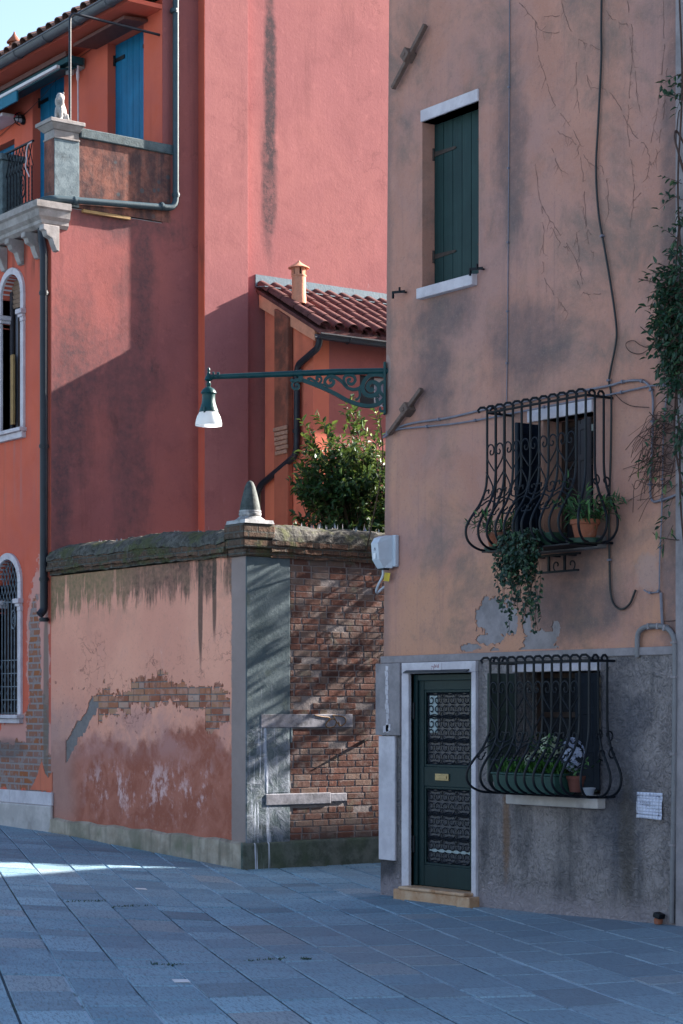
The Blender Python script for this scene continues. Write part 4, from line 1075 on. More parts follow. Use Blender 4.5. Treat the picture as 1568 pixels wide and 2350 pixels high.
# part of the gable beyond the chimney breast is a fresher rose: a thin coat
y_b0 = PX(456, 700, XS).y; y_b1 = PX(567.5, 600, XS + .125).y
m = MB(); m.prism([(XS + .0015, y_b1 - .05, 2), (XS + .0015, 25.9, 2), (XS + .0015, 25.9, 9.62), (XS + .0015, ridge, 12.45), (XS + .0015, y_b1 - .05, 11.3)], (.006, 0, 0)); m.build('fresh_coat', 'rose_plaster', rh)
m = MB(); m.box(XS + .0005, XS + .15, y_b0, y_b1, -.6, 13.6); m.build('chimney_breast', 'rose_plaster', rh, bevel=.003)
m = MB(); m.box(XS - .002, XS + .1495, y_b0 - .004, y_b0 - .0002, -.6, 13.6); m.build('breast_edge', 'orange_plaster', rh)
# upper storey
UWs = [(PY(247, 300, YU).x, PY(330, 300, YU).x, ZTER, 10.655), (PY(75, 300, YU).x, PY(147.5, 300, YU).x, ZTER, 10.61), (-28.0, PY(33.5, 320, YU).x, ZTER, 10.0)]
m = MB(); wall_xz(m, XW, XS - .005, ZTER, 10.86, YU, .3, UWs); m.build('upper_wall', 'orange_plaster', rh)
m = MB(); m.box(XW, XS - .301, YU + .5, 26, 3, 3.1); m.box(XW, XW + .3, YL + .3, 26, -.6, 10.8); m.box(XW + .301, XS - .301, 25.7, 26, -.6, 9.6); m.build('rear_wall', 'pink_plaster', rh)
for (w0, w1, z0, z1) in UWs:
    mid = (w0 + w1) / 2; o = None
    for k, (p, q) in enumerate(((w0 + .006, mid - .004), (mid + .004, w1 - .006))):
        m = MB(); nb_ = 3; bw = (q - p) / nb_
        for i in range(nb_): m.box(p + i * bw + .002, p + (i + 1) * bw - .002, YU + .115 + U(0, .004), YU + .15, z0 + .02, z1 - .01)
        if o is None: o = m.build('window', 'blue_shutter_paint', rh, bevel=.003)
        else: m.build('shutter', 'blue_shutter_paint', o, bevel=.003)
        for zz in (z0 + .35, z1 - .22):
            m = MB()
            if k == 0: m.box(p, p + .26, YU + .105, YU + .1145, zz - .025, zz + .025); m.tube([(p, YU + .1, zz - .07), (p, YU + .1, zz + .07)], .016, 6)
            else: m.box(q - .2, q, YU + .105, YU + .1145, zz - .025, zz + .025)
            m.build('strap_hinge', 'black_iron', o)
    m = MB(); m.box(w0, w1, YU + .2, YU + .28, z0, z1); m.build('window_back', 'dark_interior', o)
# roof: barrel tiles above the gutter
YE = 13.02; ZE = 10.80
slope = .46
def roof_z(y): return 10.93 + (y - YE) * slope
m = MB(); m.hexa([(XW, YE, roof_z(YE) - .14), (XS + .06, YE, roof_z(YE) - .14), (XS + .06, ridge, roof_z(ridge) - .14), (XW, ridge, roof_z(ridge) - .14)], [(XW, YE, roof_z(YE) - .06), (XS + .06, YE, roof_z(YE) - .06), (XS + .06, ridge, roof_z(ridge) - .06), (XW, ridge, roof_z(ridge) - .06)])
m.hexa([(XW, ridge + .001, roof_z(ridge) - .14), (XS + .06, ridge + .001, roof_z(ridge) - .14), (XS + .06, 26.3, 9.5), (XW, 26.3, 9.5)], [(XW, ridge + .001, roof_z(ridge) - .06), (XS + .06, ridge + .001, roof_z(ridge) - .06), (XS + .06, 26.3, 9.6), (XW, 26.3, 9.6)])
rf = m.build('roof', 'tile_brown', rh)
def barrel(m, a, b, r, up, side, lift=0.0, flip=1, n=6, taper=.85):
    a = Vector(a); b = Vector(b); vs = []
    for p, rr in ((a, r), (b, r * taper)):
        for k in range(n + 1):
            t = math.pi * k / n
            vs.append(p + side * math.cos(t) * rr + up * math.sin(t) * rr * flip * .8)
    for p, rr in ((a, r * .86), (b, r * taper * .86)):
        for k in range(n + 1):
            t = math.pi * k / n
            vs.append(p + side * math.cos(t) * rr + up * math.sin(t) * rr * flip * .8)
    q = n + 1
    fs = [(k, k + 1, q + k + 1, q + k) for k in range(n)] + [(2 * q + k + 1, 2 * q + k, 3 * q + k, 3 * q + k + 1) for k in range(n)]
    fs += [(k + 1, k, 2 * q + k, 2 * q + k + 1) for k in range(n)] + [(q + k, q + k + 1, 3 * q + k + 1, 3 * q + k) for k in range(n)]
    fs += [(0, q, 3 * q, 2 * q), (n, 2 * q + n, 3 * q + n, q + n)]
    m.add(vs, fs)
m = MB(); upv = Vector((0, -slope, 1)).normalized(); dn = Vector((0, -1, -slope)).normalized()
x = XS; i = 0
while x > XW:
    for r_ in range(3):
        y = YE - .10 + r_ * .34 + U(-.015, .015)
        b0 = Vector((x + U(-.01, .01), y, roof_z(y) + .015 + .008 * r_)); barrel(m, b0, b0 - dn * .42, .098, upv, Vector((1, 0, 0)))
        b1 = Vector((x - .125, y + .05, roof_z(y) + .03)); barrel(m, b1, b1 - dn * .42, .09, upv, Vector((1, 0, 0)), flip=-1)
    x -= .25
m.build('roof_tiles', 'tile_brown', rf, smooth=True)
# gutter
m = MB(); gp = []
for k in range(9):
    t = math.pi + math.pi * k / 8; gp.append((YE - .12 + .085 * math.cos(t), ZE + .085 * math.sin(t)))
ring = [(XS + .05, y, z) for y, z in gp] + [(XS + .05, y, z + .012) for y, z in reversed(gp)]
m.prism(ring, (XW - XS, 0, 0))
m.tube([(XS + .05, YE - .205, ZE), (XW, YE - .205, ZE)], .014, 6)
gt = m.build('gutter', 'gutter_metal', rh, smooth=True)
m = MB()
for k in range(12):
    xx = XS - .3 - k * .85; m.tube([(xx, YE - .12 + .09 * math.cos(math.pi + math.pi * j / 8), ZE + .09 * math.sin(math.pi + math.pi * j / 8)) for j in range(9)], .01, 4)
m.build('gutter_bracket', 'gutter_metal', gt)
m = MB(); m.box(XW, XS, YE - .02, YU - .001, 10.72, 10.775); m.build('soffit', 'orange_plaster', rh)
# small chimney on the roof
cc = PY(33, 124, 13.9)
def chimney_pot(parent, c, z0, z1, r, mat, name='chimney'):
    h = z1 - z0
    m = MB(); m.lathe((c[0], c[1], 0), [(r, z0), (r * .98, z0 + h * .16), (r * .94, z0 + h * .2), (r * .93, z0 + h * .62), (r * 1.0, z0 + h * .63), (r * 1.0, z0 + h * .66), (r * .93, z0 + h * .67)], 18)
    for k in range(6):
        a = k * math.pi / 3 + .2; m.obox((c[0] + r * .82 * math.cos(a), c[1] + r * .82 * math.sin(a), z0 + h * .745), (r * .14 * math.cos(a), r * .14 * math.sin(a), 0), (-r * .3 * math.sin(a), r * .3 * math.cos(a), 0), (0, 0, h * .085))
    o = m.build(name, mat, parent, smooth=True)
    m = MB(); m.lathe((c[0], c[1], 0), [(r * 1.0, z0 + h * .815), (r * 1.42, z0 + h * .82), (r * 1.42, z0 + h * .835), (r * .5, z0 + h * .93), (r * .2, z0 + h * .97), (r * .12, z1)], 18)
    m.build('cap', mat, o, smooth=True)
    m = MB(); m.lathe((c[0], c[1], 0), [(r * .6, z0 + h * .6), (r * .6, z0 + h * .8)], 10); m.build('flue', 'dark_interior', o)
    return o
chimney_pot(rh, (cc.x, 13.9), 10.9, PY(33, 73, 13.9).z, .080, 'terracotta')
# terrace slab with moulded edge, corbels
m = MB()
XQ = XS + .125; YQ = YL - .26; YQ2 = 12.12
prof = [(0, 7.98), (0, 7.90), (.035, 7.88), (.05, 7.80), (.10, 7.76), (.10, 7.72), (.15, 7.68)]     # inset, z
def loop(ins, z): return [(XW, YQ + ins, z), (XQ - ins * .75, YQ + ins, z), (XQ - ins * .75, YQ2, z), (XS - .02, YQ2, z), (XS - .02, YL + .05, z), (XW, YL + .05, z)]
Ls = [loop(*p) for p in prof]
for a, b in zip(Ls, Ls[1:]):
    for k in range(6): m.face(a[k], a[(k + 1) % 6], b[(k + 1) % 6], b[k])
m.face(*Ls[0]); m.face(*Ls[-1]); m.build('terrace_slab', 'istrian_stone', rh, bevel=.006)
m = MB(); m.box(XW, XS - .002, YL + .052, YU - .002, 7.9, 7.97); m.build('terrace_floor', 'shelf_stone', rh)
for px in (112, 70, 32, -6, -45, -84):
    x = PY(px, 520, YL - .12).x
    prof_ = [(YL - .001, 7.66), (YL - .22, 7.66), (YL - .225, 7.60), (YL - .19, 7.585), (YL - .17, 7.53), (YL - .10, 7.50), (YL - .075, 7.43), (YL - .04, 7.36), (YL - .001, 7.35)]
    m = MB(); m.prism([(x - .055, y, z) for y, z in prof_], (.11, 0, 0)); m.build('corbel', 'istrian_stone', rh, bevel=.006)
# parapet towards the alley
m = MB(); m.box(XS - .16, XS + .004, 12.28, 13.62, 7.982, 8.86); m.build('parapet', 'parapet_plaster', rh)
m = MB(); m.box(XS - .19, XS + .035, 12.30, 13.66, 8.862, 8.985); m.build('parapet_coping', 'dark_cap', rh, bevel=.012)
PX0, PX1, PY0, PY1 = XS - .24, XS + .02, 11.93, 12.285
m = MB(); m.box(PX0, PX1, PY0 + .004, PY1, 7.985, 8.80); pil = m.build('pillar', 'pillar_stone', rh, bevel=.006)
m = MB(); m.box(PX0 - .001, PX1 - .003, PY0, PY0 + .0038, 7.985, 8.80); m.build('pillar_face', 'parapet_plaster', pil)
m = MB(); m.box(PX0 - .012, PX1 + .012, PY0 - .012, PY1 + .005, 8.801, 8.825); m.box(PX0, PX1, PY0, PY1 - .002, 8.826, 8.91)
m.hexa([(PX0 - .01, PY0 - .01, 8.911), (PX1 + .01, PY0 - .01, 8.911), (PX1 + .01, PY1, 8.911), (PX0 - .01, PY1, 8.911)], [(PX0 - .07, PY0 - .07, 8.98), (PX1 + .07, PY0 - .07, 8.98), (PX1 + .07, PY1 + .03, 8.98), (PX0 - .07, PY1 + .03, 8.98)])
m.box(PX0 - .085, PX1 + .085, PY0 - .085, PY1 + .04, 8.981, 9.03); m.build('pillar_cap', 'istrian_stone', pil, bevel=.006)
# dark pillar at the left edge
q0 = PY(-30, 420, YL - .1).x; q1 = PY(17, 420, YL - .1).x
m = MB(); m.box(q0, q1, YL - .17, YL + .12, 7.982, 8.72); m.box(q0 - .03, q1 + .03, YL - .2, YL + .15, 8.721, 8.80); m.lathe(((q0 + q1) / 2, YL - .03, 0), [(.15, 8.45), (.19, 8.5), (.15, 8.56), (.13, 8.7)], 14); m.build('pillar', 'dark_cap', rh, bevel=.008)
# iron railing
ya = YL - .12; xr0, xr1 = q1, PX0
m = MB(); zt0, zb0 = 8.80, 8.06
m.bar((xr0, ya, zt0), (xr1, ya, zt0), .03, .02); rl = m.build('railing', 'black_iron', rh)
m = MB(); m.bar((xr0, ya, zb0), (xr1, ya, zb0), .02, .016); m.build('rail', 'black_iron', rl)
nb_ = 9
for i in range(nb_):
    x = xr0 + (xr1 - xr0) * (i + .5) / nb_
    if i == 5: continue
    m = MB(); pts = [(x, ya, zb0 + (8.5 - zb0) * k / 16) for k in range(17)]
    m.tube(pts, [.008 + .003 * (k % 2) for k in range(17)], 5); m.build('bar', 'black_iron', rl)
m = MB(); dx = (xr1 - xr0) / nb_
for i in range(nb_ + 3):
    for s_ in (1, -1):
        x = xr0 + (i - 1) * dx; a = Vector((x, ya + .004 * s_, 8.49)); b = Vector((x + s_ * dx * 1.5, ya + .004 * s_, 8.79))
        if min(a.x, b.x) > xr0 - .02 and max(a.x, b.x) < xr1 + .02: m.bar(a, b, .009)
m.build('lattice', 'black_iron', rl)
m = MB(); cx_, cz_ = xr0 + (xr1 - xr0) * 5.5 / nb_, 8.29
m.tube([(cx_ + .075 * math.cos(t), ya, cz_ + .14 * math.sin(t)) for t in [2 * math.pi * k / 24 for k in range(25)]], .011, 5)
m.tube([(cx_ + p * .8, ya, cz_ + q * 1.5) for p, q in spiral(0, 0, .008, .06, 0, 9, 24)], .006, 4)
m.tube([(cx_, ya, zb0), (cx_, ya, cz_ - .14)], .008, 5); m.tube([(cx_, ya, cz_ + .14), (cx_, ya, 8.5)], .008, 5); m.build('medallion', 'black_iron', rl)
m = MB(); P0 = Vector((PX0 - .01, ya - .02, 8.78)); m.tube(catmull([P0, P0 + Vector((-.08, -.01, -.02)), P0 + Vector((-.14, 0, -.1)), P0 + Vector((-.12, -.01, -.2)), P0 + Vector((-.16, 0, -.28)), P0 + Vector((-.06, 0, -.42))], 6), .009, 5); m.build('tied_rope', 'rope', rl)
# pipes
def tube_run(pts, r, name, mat, joints=(), parent=None, k=5):
    P = []
    for i, p in enumerate(pts): P.append(Vector(p))
    out = [P[0]]
    for i in range(1, len(P) - 1):
        a, b, c = P[i - 1], P[i], P[i + 1]; q = min(.09 + r, (b - a).length * .45, (c - b).length * .45)
        s0 = b + (a - b).normalized() * q; s1 = b + (c - b).normalized() * q
        for j in range(k + 1): t = j / k; out.append(s0 * (1 - t) ** 2 + b * 2 * t * (1 - t) + s1 * t * t)
    out.append(P[-1])
    m = MB(); m.tube(out, r, 12); o = m.build(name, mat, parent or rh, smooth=True)
    for (a, b) in joints:
        a = Vector(a); b = Vector(b); d = (b - a).normalized(); m = MB(); m.tube([a, a + d * .05], r + .008, 12); m.tube([a + d * .016, a + d * .034], r + .013, 12); m.build('pipe_collar', mat, o, smooth=True)
    return o
rp = .042
tp = SF(399, -30, .06); e1_ = SF(404, 478, .06); e0_ = SF(118, 455, .06)
tp.z = 12.2; tp.y = e1_.y
tube_run([tp, e1_, e0_, e0_ + Vector((-.12, -.12, -.03)), e0_ + Vector((-.3, -.1, -.2))], rp, 'downpipe', 'slate_pipe', [(SF(400, 20, .06), SF(400, 60, .06)), (SF(375, 474, .06), SF(360, 473, .06)), (SF(175, 461, .06), SF(165, 460, .06)), (SF(404, 452, .06), SF(404, 440, .06))])
d0 = LF(99, 520, .07); d1 = LF(99, 548, .07); d2 = LF(110, 575, .07); d3 = LF(101, 1400, .07); d2.y = d3.y = YL - .07
d3.x = d2.x = XS - .058; d0.x = d1.x = XS - .115
tube_run([d0, d1, d2, d3, d3 + Vector((-.0, -.06, -.06))], .05, 'downpipe', 'dark_pipe', [(Vector((d2.x, d2.y, z)), Vector((d2.x, d2.y, z - 1))) for z in (6.9, 5.0, 3.35, 2.85)])
m = MB(); a = SF(190, 466, .03); b = SF(298, 480, .03); m.box(XS + .001, XS + .05, a.y, b.y, 7.93, 7.965); m.build('ledge_board', 'plank_ochre', rh)
# metal frame over the terrace
p0 = Vector((XS - .07, 12.2, 8.98)); zz = PX(160, 32, XS - .07).z
tube_run([(XS - .07, 12.2, 8.95), (XS - .07, 12.2, zz + .02), (XS - .07, YU + .02, zz - .01)], .017, 'terrace_frame', 'dark_pipe')
# canopy board over the right shutter, with stays
ca0 = PY(212, 78, YU - .25); m = MB(); za = 10.62
cx0, cx1 = PY(222, 60, YU).x, PY(340, 20, YU).x
m.hexa([(cx0, YU - .36, za), (cx1, YU - .36, za), (cx1, YU - .002, za + .03), (cx0, YU - .002, za + .03)], [(cx0, YU - .36, za + .045), (cx1, YU - .36, za + .045), (cx1, YU - .002, za + .075), (cx0, YU - .002, za + .075)])
cnp = m.build('canopy_board', 'board_brown', rh, bevel=.005)
m = MB()
for x in (cx0 + .2, cx1 - .15): m.tube([(x, YU - .32, za + .05), (x, YU - .02, za + .26)], .008, 5)
m.build('stay', 'black_iron', cnp)
# awning cassette under the eaves
ax1 = PY(163, 85, YU - .25).x
m = MB(); m.box(XW, ax1, YU - .30, YU - .05, 10.50, 10.60); aw = m.build('awning', 'awning_teal', rh, bevel=.01)
m = MB(); m.box(XW, ax1, YU - .33, YU - .301, 10.575, 10.64); m.build('awning_cover', 'board_brown', aw)
m = MB(); m.box(XW, ax1 - .1, YU - .42, YU - .36, 10.42, 10.465); m.build('front_bar', 'awning_white', aw, bevel=.008)
m = MB(); xv = PY(38, 215, YU - .4).x; m.box(XW, xv, YU - .40, YU - .372, 10.27, 10.419); m.build('valance', 'awning_blue', aw)
m = MB(); m.hexa([(XW, YU - .372, 10.40), (ax1 - .1, YU - .372, 10.40), (ax1 - .1, YU - .08, 10.48), (XW, YU - .08, 10.48)], [(XW, YU - .372, 10.418), (ax1 - .1, YU - .372, 10.418), (ax1 - .1, YU - .08, 10.498), (XW, YU - .08, 10.498)]); m.build('awning_cloth', 'awning_teal', aw)
bx = PY(185, 80, YU).x; m = MB(); m.box(bx - .13, bx + .13, YU - .10, YU - .002, 10.47, 10.62); m.box(bx - .06, bx + .02, YU - .2, YU - .101, 10.40, 10.55); m.build('awning_bracket', 'weathered_stone', aw, bevel=.01)
m = MB(); rx = PY(179, 85, YU - .16).x; m.tube([(rx, YU - .16, 10.46), (rx + .01, YU - .16, 9.8), (rx + .03, YU - .17, 8.02)], .011, 6); m.lathe((rx, YU - .16, 10.25), [(.012, 0), (.024, .05), (.022, .12), (.012, .17)], 8); m.build('crank_rod', 'rope', aw)
m = MB(); m.tube(catmull([PY(250, 85, YU - .02), PY(160, 150, YU - .03), PY(90, 230, YU - .02), PY(30, 285, YU - .02), PY(-20, 330, YU - .02)], 5), .005, 4); m.build('cable', 'cable_black', rh)
sx1 = PY(30, 290, YU - .15).x; m = MB(); m.box(XW + 4, sx1, YU - .32, YU - .002, 10.22, 10.27); m.build('stone_shelf', 'white_stone', rh, bevel=.006)
# arched windows
def arched(a, rw, impz, sill_drop, name_lbl):
    c, r, zs, z0 = a['c'], a['ri'], a['zs'], a['z0']; N = 16
    m = MB(); yo, yi = YL - .035, YL + .12
    for i in range(N):
        t0, t1 = math.pi * i / N, math.pi * (i + 1) / N
        q = []
        for rr in (r, r + rw):
            for t in (t0, t1): q.append((c + rr * math.cos(t), zs + rr * math.sin(t)))
        lo = [(q[0][0], yo, q[0][1]), (q[2][0], yo, q[2][1]), (q[3][0], yo, q[3][1]), (q[1][0], yo, q[1][1])]
        hi = [(p[0], yi, p[2]) for p in lo]; m.hexa(lo, hi)
    for s_ in (-1, 1):
        x0, x1 = sorted((c + s_ * r, c + s_ * (r + rw)))
        m.box(x0, x1, yo + .001, YL + .298, impz, zs - .0005); m.box(x0, x1, yo + .001, YL + .298, z0, impz - .16)
    o = m.build('window', 'white_stone', rh, bevel=.005, label=name_lbl)
    m = MB()
    for s_ in (-1, 1):
        xa_, xb_ = c + s_ * (r - .06), c + s_ * (r + rw + .015)
        x0, x1 = sorted((xa_, xb_))
        m.box(x0, x1, yo - .04, yi, impz - .06, impz - .001); m.box(x0 + .02, x1 - .015, yo - .015, yi, impz - .10, impz - .061); m.box(min(c + s_ * r, c + s_ * (r + rw + .006)), max(c + s_ * r, c + s_ * (r + rw + .006)), yo - .006, yi, impz - .159, impz - .101)
    m.build('impost', 'white_stone', o, bevel=.006)
    m = MB(); m.box(c - r - rw - .05, c + r + rw + .03, YL - .10, YL + .25, z0 - .05, z0 - .001); m.box(c - r - rw - .03, c + r + rw + .01, YL - .06, YL + .2, z0 - sill_drop, z0 - .051); m.build('sill', 'white_stone', o, bevel=.008)
    return o
w1_ = arched(a1, .085, PY(58, 708, YL).z, .13, 'upper arched window with a half lowered slatted blind')
c, r, zs, z0 = a1['c'], a1['ri'], a1['zs'], a1['z0']
m = MB(); zsl = PY(45, 700, YL + .12).z
k = 0; z = zs + r
while z > zsl: m.obox((c, YL + .12, z), (r, 0, 0), (0, .012, .01), (0, -.008, .022)); z -= .06
m.build('slatted_blind', 'slat_wood', w1_)
m = MB()
for x in (c - .06, c + r - .24): pass
m.box(c - .115, c + .005, YL + .135, YL + .155, z0, zsl + .3); m.box(c + .006, c + r, YL + .137, YL + .155, z0 + .78, z0 + .82); m.box(c - r, c - r + .05, YL + .135, YL + .155, z0, zs); m.box(c + .006, c + r, YL + .137, YL + .155, z0, z0 + .06); m.build('window_frame', 'wood_frame', w1_)
m = MB(); m.box(c - r, c + r, YL + .156, YL + .166, z0, zs + r); m.build('pane', 'grey_pane_reflection', w1_)  # reflection of the glass painted as the pane's own grey
m = MB(); m.box(c - .20, c - .125, YL + .07, YL + .10, z0 + .1, z0 + 1.0); m.build('plank', 'plank_ochre', w1_)
m = MB(); m.box(c - .255, c - .2, YL + .09, YL + .115, z0, zs + .1); m.build('folded_leaf', 'grey_shutter_paint', w1_)
w2_ = arched(a2, .085, PY(54, 1373, YL).z, .11, 'lower arched window behind a lattice iron grille')
c, r, zs, z0 = a2['c'], a2['ri'], a2['zs'], a2['z0']
m = MB(); m.box(c - r, c + r, YL + .17, YL + .18, z0, zs + r); m.build('pane', 'dark_glass', w2_)
m = MB(); m.box(c - .03, c + .04, YL + .12, YL + .165, z0, zs + r); m.box(c - r, c - r + .05, YL + .12, YL + .165, z0, zs); m.box(c + r - .05, c + r, YL + .12, YL + .165, z0, zs); m.build('window_frame', 'wood_frame', w2_)
m = MB(); yg = YL + .04; zl = zs - .22
for i in range(7):
    x = c - r + (2 * r) * (i + .5) / 7
    m.tube([(x, yg, z0 + (zl - z0) * j / 20) for j in range(21)], [.008 + .0025 * (j % 2) for j in range(21)], 5)
for z in (z0 + .02, z0 + .19, z0 + .36, z0 + .53, z0 + .7, z0 + 1.45): m.bar((c - r, yg + .006, z), (c + r, yg + .006, z), .012)
sp = 2 * r / 7
for i in range(-8, 15):
    for s_ in (1, -1):
        pts = []
        for k in range(30):
            x = c - r + (i + .5) * sp + s_ * k * sp * .25; z = zl + k * .042
            if abs(x - c) < r and (z < zs or (x - c) ** 2 + (z - zs) ** 2 < r * r): pts.append((x, yg + s_ * .005, z))
        if len(pts) > 1: m.tube(pts, .006, 4)
for j in range(4):
    for i in range(7):
        if (i + j) % 2: m.tube([(c - r + (i + .5) * sp + p, yg - .004, z0 + .105 + j * .17 + q) for p, q in spiral(0, 0, .034, .01, 1.5, 8.5, 14)], .005, 4)
m.tube([(c + .08 + .06 * math.cos(t), yg - .01, z0 + 1.22 + .12 * math.sin(t)) for t in [2 * math.pi * k / 20 for k in range(21)]], .01, 5)
m.tube([(c + .08 + p, yg - .01, z0 + 1.22 + q * 1.8) for p, q in spiral(0, 0, .01, .045, 0, 8, 16)], .005, 4)
m.build('window_grille', 'grey_iron', w2_)
# stone plinth
zp = PY(60, 1815, YL - .03).z
m = MB(); xs_ = [PY(119, 1850, YL - .03).x, PY(22, 1850, YL - .03).x, PY(-120, 1850, YL - .03).x, XW]
for a_, b_ in zip(xs_, xs_[1:]): m.box(b_ + .004, a_, YL - .035, YL - .001, PY(100, 1848, YL - .03).z, zp)
m.build('stone_plinth', 'white_stone', rh, bevel=.008)
m = MB(); m.box(XW, xs_[0], YL - .05, YL - .001, -.6, PY(100, 1848, YL - .03).z - .002); m.build('footing', 'plinth_stone', rh, bevel=.02)
# red smear of old coat at the corner foot
q = PY(100, 1780, YL); m = MB(); m.prism([(PY(p, y, YL).x, YL - .0065, PY(p, y, YL).z) for p, y in ((70, 1812), (80, 1795), (88, 1776), (93, 1755), (97, 1748), (104, 1775), (112, 1786), (121, 1772), (121, 1815))], (0, .006, 0)); m.build('paint_remnant', 'red_ochre_plaster', rh)

# stone lion on the pillar, bulkhead lamp beside the shutter
lx, ly, lz = (PX0 + PX1) / 2 + .02, (PY0 + PY1) / 2 - .02, 9.032
ln = thing('lion_statue', 'small seated stone lion on the corner pillar of the terrace', 'statue', (lx, ly, lz))
m = MB()
def el(cx, cy, cz, rx, ry, rz, n=12, k=8):
    vs = []; b = [];
    for i in range(k + 1):
        t = -math.pi / 2 + math.pi * i / k
        b.append((max(.001, math.cos(t)), math.sin(t)))
    mm = MB(); mm.lathe((0, 0, 0), [(r_, z_) for r_, z_ in b], n)
    m.add([(lx + cx + v.x * rx, ly + cy + v.y * ry, lz + cz + v.z * rz) for v in mm.v], mm.f)
# the lion looks out over the street (-y)
el(0, .035, .13, .075, .095, .14); el(0, -.02, .20, .068, .075, .12); el(0, -.045, .315, .062, .07, .075); el(0, -.055, .27, .08, .06, .09); el(0, -.105, .295, .032, .035, .03); el(0, .0, .335, .06, .05, .06)
for s_ in (-1, 1):
    el(s_ * .045, -.085, .10, .026, .03, .11); el(s_ * .046, -.11, .02, .03, .045, .022); el(s_ * .075, .03, .06, .035, .08, .062); el(s_ * .08, -.03, .018, .03, .06, .02); el(s_ * .045, -.01, .385, .018, .014, .02); el(s_ * .024, -.105, .33, .012, .012, .01)
m.tube(catmull([(lx + .05, ly + .11, lz + .02), (lx + .11, ly + .08, lz + .02), (lx + .12, ly + .0, lz + .05), (lx + .1, ly + .03, lz + .11)], 4), .016, 6)
m.box(lx - .10, lx + .10, ly - .14, ly + .13, lz - .001, lz + .012)
ca_, sa_ = math.cos(.55), math.sin(.55)
for v in m.v:
    qx, qy, qz = (v.x - lx) * .80, (v.y - ly) * .72, v.z - lz
    v.x, v.y, v.z = lx + qx * ca_ - qy * sa_, ly + qx * sa_ + qy * ca_, lz + qz * .95
o = m.build('lion_body', 'lion_stone', ln, smooth=True)
rmd = o.modifiers.new('fuse', 'REMESH'); rmd.mode = 'VOXEL'; rmd.voxel_size = .009; rmd.use_smooth_shade = True
bl = PY(45, 273, YU - .06)
bk = thing('bulkhead_lamp', 'small oval caged lamp on the orange wall beside the shelf', 'wall lamp', (bl.x, YU, bl.z))
m = MB(); m.lathe((bl.x, YU - .001, bl.z), [(.085, 0), (.085, .03), (.07, .05)], 16, (0, -1, 0), sx=.75, sy=1.15); m.build('base', 'black_iron', bk, smooth=True)
m = MB(); m.lathe((bl.x, YU - .05, bl.z), [(.065, 0), (.058, .04), (.035, .075), (.005, .085)], 16, (0, -1, 0), sx=.75, sy=1.15); m.build('glass', 'pale_glass', bk, smooth=True)
m = MB()
for t in (0, math.pi / 2): m.tube([(bl.x + .07 * math.cos(a) * math.cos(t), YU - .052 - .09 * math.sin(a), bl.z + .09 * math.cos(a) * math.sin(t)) for a in [math.pi * k / 10 for k in range(11)]], .008, 5)
m.tube([(bl.x + .05 * math.cos(a), YU - .10, bl.z + .075 * math.sin(a)) for a in [2 * math.pi * k / 16 for k in range(17)]], .007, 5)
m.build('cage', 'black_iron', bk)
m = MB(); m.tube([(bl.x - .01, YU - .1, bl.z + .09), (bl.x + .0, YU - .145, bl.z + .01)], .011, 6); m.build('red_clip', 'lamp_red', bk)

# ------------------------------------------------------------------ annex with the tiled lean-to roof
random.seed(41)
ax = thing('annex', 'low red annex with a tiled lean-to roof and leaning chimney pot behind the garden wall', 'outbuilding', (-22, 16, 0))
ZR, ZV = 7.31, 6.66      # roof at the wall, at the eaves
YB = 20.5
pit = (ZR - ZV) / (XE - XS)
m = MB(); m.prism([(XS + .13, YG, -.3), (XE, YG, -.3), (XE, YG, ZV - .08), (XS + .13, YG, ZR - .10)], (0, .25, 0)); m.build('gable_wall', 'red_ochre_plaster', ax)
aw0, aw1 = PX(826, 900, XE).y, PX(884, 900, XE).y + .15
m = MB(); sw = MB()
def wall_yz(m, X, th, y0, y1, z0, z1, hole):
    a, b, c, d = hole
    for (p, q, r, s) in ((y0, a, z0, z1), (b, y1, z0, z1), (a, b, z0, c), (a, b, d, z1)): m.box(X - th, X, p, q, r, s)
wz0, wz1 = PX(850, 930, XE).z, PX(850, 862, XE).z
wall_yz(m, XE, .25, YG + .251, YB, -.3, ZV - .1, (aw0, aw1, wz0, wz1)); m.build('side_wall', 'pink_plaster', ax)
m = MB(); m.box(XE - .16, XE - .10, aw0, aw1, wz0, wz1); wn = m.build('window', 'white_frame', ax, bevel=.005)
m = MB(); m.box(XE - .098, XE - .092, aw0 + .33, aw1 - .04, wz0 + .05, wz1 - .05); m.build('pane', 'pale_glass', wn)
m = MB(); m.box(XE - .09, XE - .05, aw0 + .005, aw0 + .27, wz0, wz1); m.build('shutter', 'navy_shutter_paint', wn)
m = MB(); m.box(XE - .091, XE - .085, aw0 + .52, aw0 + .56, wz0 + .02, wz1 - .02); m.build('glazing_bar', 'white_frame', wn)
# verge boards
m = MB()
def rz(x): return ZR + (XS - x) * pit
xo = XE + .10
m.prism([(XS + .06, YG - .05, rz(XS + .06) - .05), (xo, YG - .05, rz(xo) - .05), (xo, YG - .05, rz(xo) - .20), (XS + .06, YG - .05, rz(XS + .06) - .24)], (0, .049, 0)); m.build('verge', 'terracotta_pale', ax, bevel=.005)
m = MB(); m.hexa([(XS + .001, YG - .06, rz(XS) - .06), (xo + .12, YG - .06, rz(xo + .12) - .06), (xo + .12, YB, rz(xo + .12) - .06), (XS + .001, YB, rz(XS) - .06)], [(XS + .001, YG - .06, rz(XS) - .01), (xo + .12, YG - .06, rz(xo + .12) - .01), (xo + .12, YB, rz(xo + .12) - .01), (XS + .001, YB, rz(XS) - .01)]); rf2 = m.build('roof', 'tile_red', ax)
m = MB(); upv = Vector((pit, 0, 1)).normalized(); dwn = Vector((1, 0, -pit)).normalized()
y = YG + .02; col = 0
